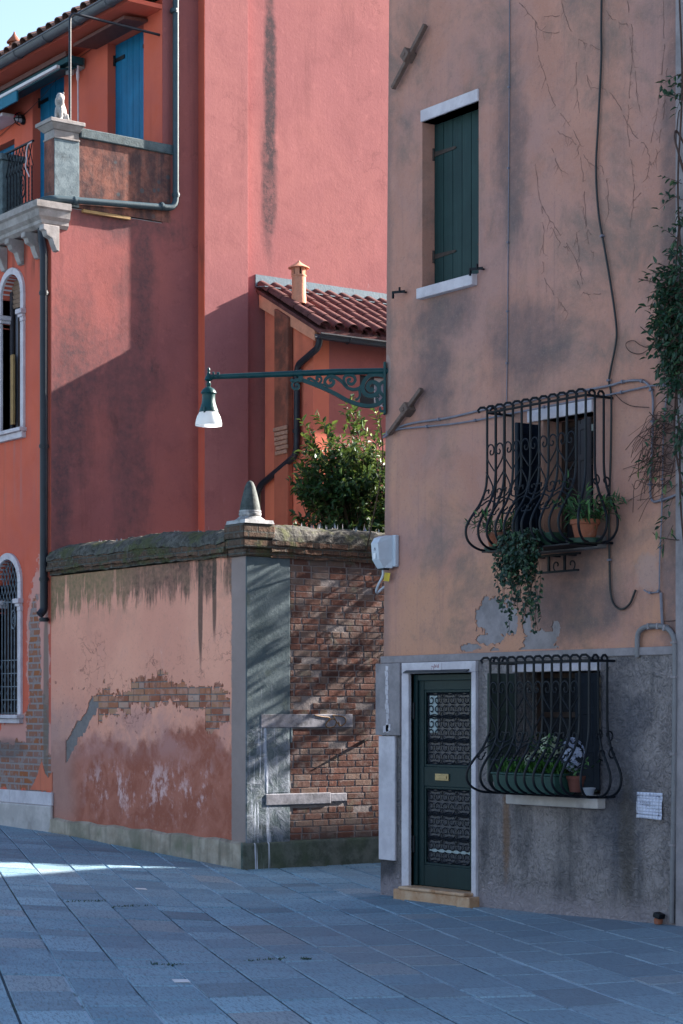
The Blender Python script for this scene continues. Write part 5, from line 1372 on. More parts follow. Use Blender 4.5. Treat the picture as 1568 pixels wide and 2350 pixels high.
while y < 18.2:
    Ls_ = 1.52; n_ = 5
    for k in range(n_):
        x0 = xo + .14 - k * .305 + U(-.012, .012)
        if x0 < XS + .25: continue
        b0 = Vector((x0, y + U(-.008, .008), rz(x0) + .045 + U(0, .008))); barrel(m, b0, b0 - dwn * .36, .088, upv, Vector((0, 1, 0)), taper=.84, n=8)
        b1 = Vector((x0 - .03, y + .11, rz(x0) + .05)); barrel(m, b1, b1 - dwn * .36, .08, upv, Vector((0, 1, 0)), flip=-1, taper=.9)
    y += .22; col += 1
m.build('roof_tiles', 'tile_red', rf2, smooth=True)
m = MB(); m.box(XS + .009, XS + .03, YG - .08, YB, ZR + .0, ZR + .17); m.hexa([(XS + .009, YG - .08, ZR - .0), (XS + .25, YG - .08, rz(XS + .25) + .10), (XS + .25, YB, rz(XS + .25) + .10), (XS + .009, YB, ZR)], [(XS + .009, YG - .08, ZR + .012), (XS + .25, YG - .08, rz(XS + .25) + .112), (XS + .25, YB, rz(XS + .25) + .112), (XS + .009, YB, ZR + .012)]); m.build('flashing', 'zinc', ax)
gx_ = xo + .17; gz_ = rz(xo + .14) - .07
m = MB(); gp = [(gx_ + .07 * math.cos(math.pi + math.pi * k / 8), gz_ + .07 * math.sin(math.pi + math.pi * k / 8)) for k in range(9)]
m.prism([(x_, YG - .12, z_) for x_, z_ in gp] + [(x_, YG - .12, z_ + .012) for x_, z_ in reversed(gp)], (0, YB - YG, 0)); m.tube([(gx_ + .07, YG - .12, gz_), (gx_ + .07, YB, gz_)], .012, 6)
gt2 = m.build('gutter', 'dark_pipe', ax, smooth=True)
m = MB()
for k in range(7): m.tube([(gx_ + .075 * math.cos(math.pi + math.pi * j / 8), YG + .35 + k * .8, gz_ + .075 * math.sin(math.pi + math.pi * j / 8)) for j in range(9)], .008, 4)
m.build('gutter_bracket', 'dark_pipe', gt2)
for k in range(7): m = MB(); m.box(XE + .001, XE + .2, YG + .2 + k * .62, YG + .29 + k * .62, ZV - .2, ZV - .10); m.build('rafter_end', 'beam_wood', ax)
def AF(x, y, o=.07): return PY(x, y, YG - o)
tube_run([(gx_, YG - .05, gz_ - .04), AF(735, 775), AF(730, 798), AF(684, 838), AF(682, 860), AF(681, 1030), AF(676, 1048), AF(600, 1112), AF(591, 1130), AF(590, 1300)], .043, 'downpipe', 'dark_pipe', [(AF(682, 862), AF(682, 880)), (AF(681, 985), AF(681, 1000))], ax)
m = MB(); fx0, fx1 = PY(643, 800, YG).x, PY(674, 800, YG).x
m.prism([(fx0, YG - .10, 3.0), (fx1, YG - .10, 3.0), (fx1, YG - .10, rz(fx1) - .10), (fx0, YG - .10, rz(fx0) - .10)], (0, .0995, 0)); m.build('flue_chase', 'sooty_plaster', ax, bevel=.02)
m = MB(); fb0, fb1 = PY(645, 1000, YG).x, PY(676, 1000, YG).x
for k in range(6):
    z = PY(660, 1036 - k * 11, YG - .1).z; m.obox(((fb0 + fb1) / 2 + U(-.015, .015) - (5 - k) * -.006, YG - .115, z), ((fb1 - fb0) / 2 - .012 * (5 - k) * .4, 0, .004), (0, .013, 0), (0, 0, .026))
m.build('bare_bricks', 'flue_brick', ax, bevel=.008)
cpx = PY(686, 690, YG + .12); chimney_pot(ax, (cpx.x, YG + .12), PY(686, 697, YG + .12).z, PY(687, 598, YG + .12).z, .098, 'terracotta_pale')

# ------------------------------------------------------------------ garden wall
random.seed(52)
gw = thing('garden_wall', 'old garden wall with flaking pink plaster, mossy coping and brick alley side', 'wall', (XA, YL, 0))
XG0 = XS - .02      # left end, against the red house
def top_z(x):       # the coping sags a little
    t = (x - XG0) / (XA - XG0); return 3.42 + .025 * math.sin(t * 5.0) + .015 * math.sin(t * 13)
N = 24
SG = .215
zz_lo, zz_hi = 0.98, 2.25; xg1 = XA - .30
m = MB(); m.box(XG0, XA - .001, YL + .0135, YL + .4, -.6, 3.14 + SG); m.build('core', 'lime_mortar', gw)
def lost_g(x, z):
    row_ = math.floor(z / .075); off = .12 if row_ % 2 else 0
    xq = (math.floor((x + off) / .12) + .5) * .12 - off; zq = (row_ + .5) * .075
    px = CX + F * cam_xy(x, YL)[0] / cam_xy(x, YL)[1]
    if px < 150 or px > 541: return False
    up = 2.05 + .05 * math.sin(px * .021); lo = 1.55 if px < 300 else (1.74 if px < 470 else 1.55)
    if px < 225: up = 1.95 - (225 - px) * .0088; lo = 1.72 - (225 - px) * .0088
    if 470 < px: up = 1.98
    c = (up + lo) / 2; h = max(.05, (up - lo) / 2)
    n = fbm(xq, zq, 2.6, 4, 2.1) * .75 + fbm(x, z, 14, 4, 5.1) * .30
    if px < 235: n = fbm(x, z, 6, 5, 2.1) * .45 + fbm(x, z, 18, 3, 8.1) * .2
    return abs(z - c) / h + n + (.12 if 330 < px < 470 else 0) < .98
m = MB(); flaked(m, XG0 + .001, xg1, zz_lo, zz_hi, YL + .001, .0135, lost_g, .0135)
m.box(XG0, xg1, YL + .001, YL + .0134, -.6, zz_lo); m.box(XG0, xg1, YL + .001, YL + .0134, zz_hi, 3.14 + SG); m.box(xg1, XA, YL + .001, YL + .0134, -.6, 3.14 + SG)
m.build('street_face', 'flaking_plaster', gw, fix=False)
m = MB(); row = .075; k = 0; z = 1.425
while z < 2.24:
    x = XG0 + (.12 if int(round(z / row)) % 2 else 0)
    while x < xg1:
        L = random.choice((.24, .24, .12)); px = CX + F * cam_xy(x, YL)[0] / cam_xy(x, YL)[1]
        if px > 205: m.box(x + .006, x + L - .006, YL + .006 + U(-.002, .004), YL + .05, z + .006, z + row - .006, (R(), min(1, R() + .1), R()))
        x += L
    z += row
m.build('bare_bricks', 'patch_brick', gw, bevel=.004)
def coping(fn, L, name, mat, sect, axis):
    m = MB(); rows = []
    for i in range(L + 1):
        t = i / L; rows.append(fn(t, sect))
    for a, b in zip(rows, rows[1:]):
        for k in range(len(sect)): m.face(a[k], a[(k + 1) % len(sect)], b[(k + 1) % len(sect)], b[k])
    m.face(*rows[0]); m.face(*rows[-1])
    return m.build(name, mat, gw, smooth=True, autos=35)
def nz(p, s, k): return (mnoise.noise(Vector(p) * s)) * k
def street_sect(t, sect):
    x = XG0 + .04 + (XA - .30 - XG0 - .04) * t
    return [(x + nz((x, y, z), 5, .02), YL + y + nz((x, y * 3, z), 4, .022) + nz((x, y * 3, z), 13, .014), z + SG + (top_z(x) - 3.42) * (1 if z > 3.3 else .4) + nz((x, z, y), 6, .018) + nz((x, z * 3, y), 15, .014)) for y, z in sect]
coping(street_sect, 150, 'coping', 'lichen_coping', [(-.085, 3.315), (-.075, 3.37), (-.03, 3.44), (.06, 3.485), (.20, 3.495), (.34, 3.42), (.40, 3.315)], 0)
coping(street_sect, 110, 'brick_course', 'mossy_brick', [(-.085, 3.20), (-.085, 3.25), (-.07, 3.255), (-.07, 3.314), (.38, 3.314), (.38, 3.15), (-.035, 3.15), (-.04, 3.195)], 0)
def alley_sect(t, sect):
    y = YL + .30 + 8.0 * t
    return [(XA - x + nz((y, x, z), 5, .018) + nz((y, x, z * 3), 13, .014), y, z + .10 + nz((y, z, x), 6, .015) + nz((y, z * 3, x), 15, .012)) for x, z in sect]
coping(alley_sect, 260, 'coping', 'lichen_coping', [(-.075, 3.426), (-.06, 3.49), (.0, 3.56), (.12, 3.605), (.28, 3.59), (.38, 3.45)], 1)
coping(alley_sect, 90, 'brick_course', 'mossy_brick', [(-.075, 3.37), (-.075, 3.425), (.36, 3.425), (.36, 3.24), (-.03, 3.24), (-.03, 3.295), (-.055, 3.30), (-.055, 3.365)], 1)
# corner head with cap and finial
m = MB()
m.box(XA - .31, XA + .07, YL - .08, YL + .34, 3.53, 3.69); m.box(XA - .30, XA + .06, YL - .07, YL + .335, 3.43, 3.529); m.box(XA - .29, XA + .035, YL - .045, YL + .33, 3.345, 3.429)
m.build('corner_head', 'mossy_brick', gw, bevel=.02)
fc = (XA - .11, YL + .13)
m = MB(); fz = 3.692
m.hexa([(fc[0] - .19, fc[1] - .19, fz), (fc[0] + .19, fc[1] - .19, fz), (fc[0] + .19, fc[1] + .19, fz), (fc[0] - .19, fc[1] + .19, fz)], [(fc[0] - .18, fc[1] - .18, fz + .04), (fc[0] + .18, fc[1] - .18, fz + .04), (fc[0] + .18, fc[1] + .18, fz + .04), (fc[0] - .18, fc[1] + .18, fz + .04)])
m.lathe((fc[0], fc[1], fz), [(.175, .041), (.145, .062), (.125, .078), (.113, .088), (.122, .098), (.122, .12), (.115, .126), (.12, .133), (.117, .15)], 20)
fin = m.build('finial', 'weathered_stone', gw, smooth=True, autos=30)
m = MB(); m.lathe((fc[0], fc[1], fz + .15), [(.113, 0), (.106, .05), (.082, .16), (.055, .26), (.034, .305), (.012, .32)], 20); m.build('cone', 'dark_cone_stone', fin, smooth=True)
# alley side: cement, brick, built-up opening
YC = 12.47
m = MB(); m.box(XA - .39, XA - .004, YL + .401, 20.2, -.6, 3.35); m.build('alley_backing', 'lime_mortar', gw)
m = MB(); m.box(XA - .011, XA + .012, YL + .002, YC, .24, 3.34); 
m.box(XA - .011, XA + .014, YC + .001, YC + .03, 1.35, 1.6)
m.build('cement_pier', 'alley_cement', gw, bevel=.008)
rects = []      # kept clear of bricks: y0,y1,z0,z1
l0, l1 = PX(597, 1655, XA).y, PX(808, 1655, XA).y; lz0, lz1 = PX(700, 1670, XA).z, PX(700, 1639, XA).z
j1 = PX(662, 1740, XA).y; s0, s1 = PX(608, 1832, XA).y, PX(795, 1832, XA).y; sz0, sz1 = PX(700, 1846, XA).z, PX(700, 1820, XA).z
rects = [(l0, l1, lz0, lz1), (l0, j1, sz1, lz0), (s0, s1, sz0, sz1), (YL, YC, 0, 3.3), (YL, PX(655, 1880, XA).y, 0, sz0)]
m = MB(); row = .071; z = .22; ri = 0
while z < 3.30:
    y = YC - .3 + (.12 if ri % 2 else 0) + U(-.02, .02)
    while y < 19.6:
        L = random.choice((.235, .235, .235, .115, .21)); y1 = y + L
        a, b = y, y1
        for (p, q, r, s) in rects:
            if r < z + row * .5 < s:
                if a < q and b > p:
                    if a < p + .03: b = min(b, p)
                    else: a = max(a, q)
        if b - a > .04:
            k = random.random(); pr = U(-.0005, .0025) if k < .94 else U(-.010, -.005); g = .0085
            tn = (R(), R(), R()); h0, h1 = z + g * .6 + U(-.002, .002), z + row - g * .6 + U(-.002, .002); X0 = XA - .03; X1 = XA + pr; c = .006
            m.hexa([(X0, a + g, h0), (X1, a + g + c * 0, h0), (X1, b - g, h0), (X0, b - g, h0)], [(X0, a + g, h1), (X1 + U(-.002, .002), a + g, h1), (X1 + U(-.002, .002), b - g, h1), (X0, b - g, h1)], tn)
        y = y1 + .003
    z += row; ri += 1
m.build('bricks', 'old_brick', gw, bevel=.004)
m = MB(); m.box(XA - .03, XA + .016, l0, l1, lz0, lz1); m.box(XA - .03, XA + .02, s0, s1 - .22, sz0, sz1); m.box(XA - .03, XA + .012, s1 - .219, s1, sz0 + .02, sz1 - .01); m.build('stone_lintel', 'lintel_stone', gw, bevel=.008)
m = MB(); m.box(XA - .03, XA + .0145, l0 + .06, j1, sz1 + .003, lz0 - .003); m.build('jamb_block', 'alley_cement', gw, bevel=.012)
p = PX(765, 1655, XA + .031); m = MB()
def gr(pts): m.tube(catmull([PX(x, y, XA + .0185) for x, y in pts], 6), .006, 4)
gr([(722, 1641), (740, 1645), (757, 1648), (748, 1662), (752, 1669), (768, 1667), (772, 1655), (764, 1649), (754, 1655)]); gr([(764, 1641), (772, 1655), (780, 1667)]); gr([(764, 1641), (790, 1646), (793, 1658), (782, 1666), (777, 1657)])
m.build('painted_scrawl', 'graffiti_paint', gw)
p = PX(830, 1700, XA); m = MB(); m.prism([(XA + .004, p.y - .06, p.z - .06), (XA + .1, p.y - .03, p.z + .0), (XA + .1, p.y - .02, p.z + .02), (XA + .004, p.y - .02, p.z - .0)], (0, .06, .02)); m.build('iron_stub', 'old_iron', gw)
# footing along both faces
zb1, zb0 = PY(560, 1932, YL - .03).z, PY(125, 1878, YL - .03).z
m = MB(); n_ = 22
for i in range(n_):
    x0 = XG0 + .0 + (XA - XG0 - .012) * i / n_; x1 = XG0 + (XA - XG0 - .012) * (i + 1) / n_; t0, t1 = i / n_, (i + 1) / n_; zt0 = zb0 + (zb1 - zb0) * t0 + .012 * math.sin(i * 1.7); zt1 = zb0 + (zb1 - zb0) * t1 + .012 * math.sin((i + 1) * 1.7)
    e = .045 + .01 * math.sin(i); e1 = .045 + .01 * math.sin(i + 1)
    m.face((x0, YL - e - .02, -.6), (x1, YL - e1 - .02, -.6), (x1, YL - e1, zt1 - .02), (x0, YL - e, zt0 - .02)); m.face((x0, YL - e, zt0 - .02), (x1, YL - e1, zt1 - .02), (x1, YL + .0, zt1), (x0, YL + .0, zt0))
m.build('footing', 'stained_base', gw, smooth=True)
zc1 = PX(700, 1928, XA).z
m = MB(); m.hexa([(XA - .011, YL - .064, -.6), (XA + .05, YL - .064, -.6), (XA + .05, 19.8, -.6), (XA - .011, 19.8, -.6)], [(XA - .011, YL - .06, zc1 + .01), (XA + .028, YL - .06, zc1 - .015), (XA + .034, 19.8, zc1 - .01), (XA - .011, 19.8, zc1 + .012)]); m.build('alley_footing', 'green_base', gw, bevel=.015)
# broken glass set in the mortar of the coping
m = MB()
for i in range(70):
    y = YL + .5 + R() * 2.0; x = XA - U(.02, .3); z = 3.66 + .05 * R(); s_ = U(.012, .035); a_ = U(0, 3.1)
    m.add([(x, y, z), (x + s_ * math.cos(a_), y + s_ * math.sin(a_), z), (x + s_ * .5 * math.cos(a_) + U(-.01, .01), y + s_ * .5 * math.sin(a_), z + U(.03, .075))], [(0, 1, 2)])
for i in range(40):
    x = XG0 + .5 + R() * 3.4; y = YL + U(.05, .25); z = top_z(x) + .27; s_ = U(.012, .03); a_ = U(0, 3.1)
    m.add([(x, y, z), (x + s_ * math.cos(a_), y + s_ * math.sin(a_), z), (x + s_ * .5 * math.cos(a_), y + s_ * .5 * math.sin(a_), z + U(.02, .05))], [(0, 1, 2)])
m.build('glass_shards', 'pale_glass', gw, fix=False)
# ------------------------------------------------------------------ street lamp on the corner
random.seed(61)
lc0 = PY(884, 852, YR); corner = Vector((FL(4.8), YR, 0))
dirn = Vector((-SA, -CA, 0)); zA = lc0.z + .0
Larm = 1.63
sl = thing('street_lamp', 'dark green iron street lamp on a long scrolled arm at the house corner', 'street lamp', (corner.x, YR, zA))
def LP(s, dz): return corner + dirn * s + Vector((0, 0, zA + dz))
P_ = lambda px, py: LP((883 - px) / 250.5, (850 - py) / 251.0)
m = MB(); m.tube([LP(-.03, 0.0), LP(.45, -.008), LP(1.62, -.055)], [.030, .030, .023], 12); m.tube([P_(690, 855) , P_(676, 857)], .034, 12); m.tube([P_(500, 860), P_(494, 860)], .03, 12); m.tube([P_(488, 860), P_(484, 860)], .034, 12)
m.build('arm', 'green_iron', sl, smooth=True)
m = MB(); m.obox(LP(.012, -.16), dirn * .012, dirn.cross(Vector((0, 0, 1))) * .045, Vector((0, 0, .24))); m.build('wall_plate', 'green_iron', sl, bevel=.006)
m = MB()
def S7(x, y): return (431.5 + x * .2986, 826.2 + y * .2986)      # zoomed crop to survey pixels
side = dirn.cross(Vector((0, 0, 1)))
def strip(pts, w=.034, th=.014, k=6): m.ribbon(catmull([P_(*S7(*p)) for p in pts], k), w, th * 1.45, side)
strip([(870, 150), (1000, 200), (1120, 255), (1200, 300), (1290, 335), (1370, 350), (1440, 340), (1480, 315), (1500, 290)], .04, .024)
def sp2(cx, cy, r0, r1, a0, a1, n=20): return [(cx + p, cy + q) for p, q in spiral(0, 0, r0, r1, a0, a1, n)]
strip([(1500, 345)] + sp2(1478, 370, 32, 9, -1.2, 4.2, 12), k=3)
strip([(1505, 120), (1450, 108), (1390, 115), (1345, 160), (1330, 215), (1355, 262), (1405, 272), (1450, 245), (1455, 200), (1425, 168), (1385, 175), (1372, 210), (1395, 232), (1415, 215)], .034, .026)
strip([(1330, 190), (1300, 215), (1255, 222), (1210, 205), (1180, 170), (1135, 135), (1090, 120), (1055, 135), (1040, 165), (1060, 195), (1095, 190), (1110, 165), (1092, 148), (1075, 160)], .03, .02)
strip([(1210, 200), (1190, 165), (1190, 130), (1220, 110), (1262, 120), (1275, 155), (1250, 182), (1222, 172), (1222, 148), (1243, 145)], .03, .018)
strip([(1040, 185), (1000, 182), (960, 155), (930, 138), (912, 142), (925, 155)], .028, .014)
strip([(1000, 178), (1015, 150), (1005, 125), (980, 125), (978, 145), (995, 145)], .028, .014)
strip([(1440, 290), (1450, 330)], .03, .02); strip([(1500, 160), (1468, 180), (1460, 230), (1490, 270), (1505, 280)], .03, .02)
strip([(1305, 225), (1310, 270), (1290, 300), (1275, 295)], .028, .014); strip([(1430, 285), (1445, 270), (1460, 285)], .028, .014)
strip([(855, 120), (858, 165)], .04, .03); strip([(778, 145), (800, 158), (830, 150), (858, 150)], .034, .02); strip([(800, 160)] + sp2(822, 195, 38, 8, -2.3, -8.6, 20), k=2); strip([(1200, 300), (1200, 318)], .03, .014)
m.build('scroll_bracket', 'green_iron', sl)
tip = P_(475, 860); tz = tip.z
def zz_(py): return P_(475, py).z
c0 = Vector((tip.x, tip.y, 0))
m = MB(); m.lathe(c0, [(.002, zz_(841)), (.011, zz_(844)), (.015, zz_(848)), (.009, zz_(852)), (.014, zz_(854)), (.02, zz_(860)), (.036, zz_(867)), (.04, zz_(870)), (.028, zz_(872)), (.014, zz_(874)), (.016, zz_(877)), (.024, zz_(879)), (.02, zz_(883)), (.016, zz_(887))][::-1], 14); m.build('finial', 'green_iron', sl, smooth=True)
m = MB(); m.lathe(c0, [(.016, zz_(886)), (.03, zz_(888)), (.05, zz_(891)), (.066, zz_(896)), (.070, zz_(899)), (.073, zz_(901)), (.062, zz_(903)), (.060, zz_(905)), (.060, zz_(915)), (.065, zz_(925)), (.072, zz_(929)), (.074, zz_(933)), (.082, zz_(936)), (.082, zz_(938)), (.09, zz_(942)), (.09, zz_(945)), (.07, zz_(946))][::-1], 20); hood = m.build('hood', 'green_iron', sl, smooth=True)
m = MB(); pl_ = c0 + Vector((SA * 0 + .05, -.075, zz_(936))); m.tube([pl_, pl_ + Vector((0, 0, -.05))], .01, 6); m.build('latch', 'green_iron', hood)
m = MB(); n_ = 48; pr = [(.080, 943), (.092, 948), (.106, 955), (.116, 963), (.121, 970), (.122, 976), (.117, 976), (.114, 968), (.10, 956), (.086, 949), (.074, 944)]
vs = []; fs = []
for i, (r_, py) in enumerate(pr):
    for k in range(n_): a = 2 * math.pi * k / n_; rr = r_ * (1 + (.012 if k % 2 else -.012) * (1 if i < 5 else .3)); vs.append((c0.x + rr * math.cos(a), c0.y + rr * math.sin(a), zz_(py)))
L_ = len(pr); fs = [(i * n_ + k, i * n_ + (k + 1) % n_, ((i + 1) % L_) * n_ + (k + 1) % n_, ((i + 1) % L_) * n_ + k) for i in range(L_ - 1) for k in range(n_)]
m.add(vs, fs); m.build('glass_shade', 'ribbed_glass', sl, smooth=True, autos=60)
m = MB(); m.lathe(c0, [(.02, zz_(946)), (.026, zz_(952)), (.026, zz_(960)), (.014, zz_(965))][::-1], 12); m.build('bulb', 'label_white', sl, smooth=True)

# ------------------------------------------------------------------ plants
def tone(a=0.0, b=0.0): return (min(1, max(0, R() + a)), min(1, max(0, R() + b)), R())
def rdir(): 
    while True:
        v = Vector((U(-1, 1), U(-1, 1), U(-1, 1)))
        if .05 < v.length < 1: return v.normalized()
def sprig(m, st, a, d, L, n, ll, lw, droop=.15, ta=0, tb=0, r=.004):
    pts = [a]; dd = d.normalized()
    for i in range(4):
        dd = (dd + Vector((U(-.15, .15), U(-.15, .15), U(-.1, .1) - droop * .25))).normalized(); pts.append(pts[-1] + dd * L / 4)
    st.tube(pts, [r, r * .85, r * .7, r * .5, r * .3], 4, cap=False)
    for i in range(n):
        t = .15 + .85 * i / max(1, n - 1); k = min(3, int(t * 4)); p = pts[k].lerp(pts[k + 1], t * 4 - k)
        s_ = rdir(); s_ = (s_ - dd * s_.dot(dd)).normalized()
        m.leaf(p, (s_ + dd * U(.4, 1.1) + Vector((0, 0, U(-.3, .2)))), Vector((0, 0, 1)) + rdir() * .6, ll * U(.7, 1.2), lw * U(.8, 1.2), tone(ta, tb))
    return pts[-1]
# bay shrub behind the wall
random.seed(71)
sb = thing('bay_shrub', 'bushy evergreen shrub with glossy leaves rising behind the garden wall', 'shrub', (-19.2, 14.3, 0))
lf = MB(); st = MB(); base = Vector((-19.25, 14.35, 0))
for i in range(7): 
    e = base + Vector((U(-.5, .5), U(-.7, .5), U(2.6, 3.3))); st.tube(catmull([base + Vector((U(-.1, .1), U(-.1, .1), 0)), base.lerp(e, .5) + Vector((U(-.1, .1), U(-.1, .1), 0)), e], 4), .02, 5)
cc_ = Vector((-19.05, 14.2, 3.55))
for i in range(620):
    v = rdir(); rr = U(.15, 1.0) ** .6
    q = cc_ + Vector((v.x * .62 * rr, v.y * .85 * rr, abs(v.z) * .98 * rr * (1 if R() < .5 else .62) + (-.3 if R() < .35 else 0)))
    # thinner towards the street
    if q.y < 13.75 and q.z > 4.2 and R() < .7: continue
    d = (Vector((v.x, v.y - .1, abs(v.z) + .5))).normalized()
    st.tube([q - d * .22 + Vector((0, 0, -.1)), q], .005, 4, cap=False)
    sprig(lf, st, q, d, U(.2, .34), random.randint(9, 13), .088, .042, .1, -.05, -.05 + (.2 if q.z > 4.3 else 0))
for i in range(330):
    v = rdir(); rr = U(.1, 1.0) ** .5; q = PY(795, 1125, 13.85) + Vector((v.x * .50 * rr, v.y * .45 * rr, v.z * .42 * rr))
    sprig(lf, st, q, Vector((v.x, v.y - .5, abs(v.z) + .3)), U(.16, .28), 11, .088, .042, .1, -.1, -.08)
for (px, py, Y, dz) in ((722, 1010, 13.75, 0), (712, 1040, 13.7, 0), (800, 975, 14.2, 0), (765, 1005, 14.1, 0), (812, 965, 14.2, 0), (700, 1065, 13.6, 0), (695, 1100, 13.6, 0), (690, 1140, 13.6, 0), (735, 1060, 13.8, 0), (752, 1000, 14, 0), (838, 985, 14.3, 0)):
    p = PY(px, py, Y); a = p + Vector((U(-.05, .1), .15, -.5)); st.tube([a, p], .006, 4, cap=False)
    for k in range(3): sprig(lf, st, a.lerp(p, .3 + .3 * k), Vector((U(-.4, .4), U(-.5, .2), .8)), .34, 13, .095, .045, .05, .15, .2)
for k in range(9):   # tall shoot beside the house corner
    p = PY(868 + (k % 3) * 4, 945 + k * 16, 13.2); sprig(lf, st, p + Vector((0, 0, -.15)), Vector((U(-.6, .3), U(-.3, .3), .9)), .26, 8, .085, .034, .05, .15, .42)
st.tube(catmull([Vector((-18.5, 13.6, 3.0)), PY(876, 1080, 13.25), PY(872, 950, 13.2)], 5), .008, 5)
lf.build('foliage', 'shrub_leaf', sb, fix=False); st.build('stems', 'bark', sb)
# low leaves and weeds just over the coping (same shrub spilling down) are part of it; unseen branches added over the alley to streak its wall with shade
random.seed(73)
ob = thing('streak_caster_branches', 'unseen evergreen branches added over the alley to streak the brick wall with shade', 'shrub', (-18.5, 17, 0))
lf = MB(); st = MB()
for i in range(17):
    y0 = U(14.8, 18.6); b0 = 3.05 - 2.45 * ((i + U(-.3, .3)) / 17) ** 1.15
    for k in range(random.randint(7, 11)):
        y = y0 + U(-.5, .5); a = U(-18.52, -18.1); q = Vector((a + .145 * (y - 11.9), y, .5 * (y - 11.9) + b0 + random.gauss(0, .022)))
        if q.z > 1.9: sprig(lf, st, q, Vector((U(-.2, .3), U(-.9, .9), U(-.12, .12))), U(.25, .4), 8, .075, .034, .04)
for i in range(18):
    y = U(14.8, 19); st.tube(catmull([Vector((-18.7, y, 3.5)), Vector((-18.3, y + U(-.3, .3), 4.1 + U(0, .5))), Vector((-17.7 + U(-.3, .2), y + U(-.6, .6), 3.9 + U(-.6, 1.2)))], 5), .012, 5)
lf.build('foliage', 'shrub_leaf', ob, fix=False); st.build('stems', 'bark', ob)
# climbing vine at the right edge
random.seed(77)
vn = thing('climbing_vine', 'climbing jasmine vine with trailing bare stems at the right edge of the brown house', 'vine', (-11.2, YR - .2, 0))
lf = MB(); st = MB()
def VF(px, py, o): return PY(px, py, YR - o)
stem_pts = [[(1575, 1300), (1562, 1150), (1560, 1000), (1553, 900), (1556, 760), (1562, 600), (1556, 420), (1566, 200), (1560, 0)], [(1566, 1120), (1548, 1000), (1552, 860), (1530, 780), (1548, 650), (1560, 500)], [(1572, 760), (1545, 700), (1520, 660), (1508, 640)], [(1570, 330), (1553, 300), (1549, 320), (1560, 360), (1570, 390)]]
for sp_ in stem_pts: st.tube(catmull([VF(x, y, U(.05, .12)) for x, y in sp_], 6), .008, 5)
def cluster(px, py, wpx, hpx, n, out=.2):
    for i in range(n):
        g = random.gauss(0, .45), random.gauss(0, .45)
        x = px + g[0] * wpx; y = py + g[1] * hpx
        q = VF(x, y, U(.03, out)); sprig(lf, st, q, Vector((U(-.8, .3), U(-.6, .1), U(-.8, .5))), U(.10, .2), random.randint(4, 7), .062, .028, .4, 0, -.08, .003)
cluster(1562, 660, 34, 70, 60); cluster(1556, 760, 38, 60, 65); cluster(1564, 820, 24, 60, 30); cluster(1562, 860, 26, 60, 30); cluster(1570, 760, 18, 160, 55); cluster(1545, 690, 36, 60, 22); cluster(1568, 960, 12, 60, 16); cluster(1530, 740, 26, 40, 10)
cluster(1566, 480, 10, 110, 12, .12); cluster(1568, 200, 10, 50, 7, .12); cluster(1560, 610, 22, 30, 8)
for (x, y) in ((1518, 945), (1510, 1005), (1515, 1020), (1483, 1040), (1512, 1065), (1520, 1095), (1546, 1140), (1560, 1100), (1538, 1185), (1545, 1205), (1522, 1235), (1550, 1090), (1562, 1040)):
    sprig(lf, st, VF(x, y, .06), Vector((U(-.6, .6), -.3, U(-.9, .1))), .16, 4, .075, .024, .5, .1, .1, .003)
for i in range(60):      # bare tangle
    x0, y0 = U(1520, 1560), U(930, 1120); L = U(30, 100)
    pts = [(x0, y0), (x0 - L * U(.2, .5), y0 + U(-15, 20)), (x0 - L * U(.5, .8), y0 + U(-10, 45)), (x0 - L * U(.75, 1.05), y0 + U(10, 85))]
    st.tube(catmull([VF(x, y, U(.015, .09)) for x, y in pts], 5), U(.0018, .0036), 4, cap=False)
for pts in ([(1510, 775), (1490, 800), (1470, 812), (1448, 808), (1437, 795), (1440, 785), (1455, 782), (1470, 792), (1488, 797), (1505, 780)], [(1520, 655), (1490, 645), (1466, 640)], [(1523, 795), (1500, 775), (1470, 750)], [(1570, 1240), (1540, 1238), (1510, 1232), (1498, 1222)], [(1575, 1415), (1550, 1424), (1525, 1426)], [(1565, 250), (1557, 262), (1553, 330), (1565, 385), (1575, 410)], [(1490, 935), (1452, 932), (1430, 922), (1412, 905)], [(1510, 1020), (1480, 1025), (1468, 1050), (1465, 1085)], [(1515, 1080), (1490, 1085), (1475, 1120), (1470, 1150)]):
    st.tube(catmull([VF(x, y, U(.012, .05)) for x, y in pts], 6), .0035, 4, cap=False)
lf.build('foliage', 'vine_leaf', vn, fix=False); st.build('stems', 'twig', vn)
# flowerpots behind the upper grille
random.seed(79)
def pot(name, label, c, r, h, mat, saucer=True):
    t = thing(name, label, 'flowerpot', c, None)
    m = MB(); m.lathe(c, [(r * .68, 0), (r * .93, h * .76), (r * .95, h * .77), (r * 1.04, h * .78), (r * 1.06, h), (r * .92, h), (r * .9, h * .85)], 18); m.build('pot_body', mat, t, smooth=True, autos=35)
    m = MB(); m.lathe(c, [(r * .88, h * .8), (r * .88, h * .88)], 14); m.build('soil', 'soil', t)
    if saucer: m = MB(); m.lathe(Vector(c) + Vector((0, 0, -.026)), [(r * .9, 0), (r * 1.15, .004), (r * 1.25, .04), (r * 1.2, .042), (r * 1.1, .012)], 18); m.build('saucer', 'saucer_green', t, smooth=True)
    return t
zs_ = 3.052
def leafy(t, c, n, spread, hgt, ll, lw, mat, name='foliage', up=.9, ta=0, tb=0):
    lf = MB(); st = MB()
    for i in range(n):
        a = U(0, 6.28); d = Vector((math.cos(a) * spread, math.sin(a) * spread * .8, U(up * .4, up)))
        sprig(lf, st, Vector(c) + Vector((math.cos(a) * .04, math.sin(a) * .04, 0)), d, hgt * U(.6, 1.1), random.randint(8, 12), ll, lw, .55, ta, tb, .003)
    lf.build(name, mat, t, fix=False); st.build('stems', 'twig', t)
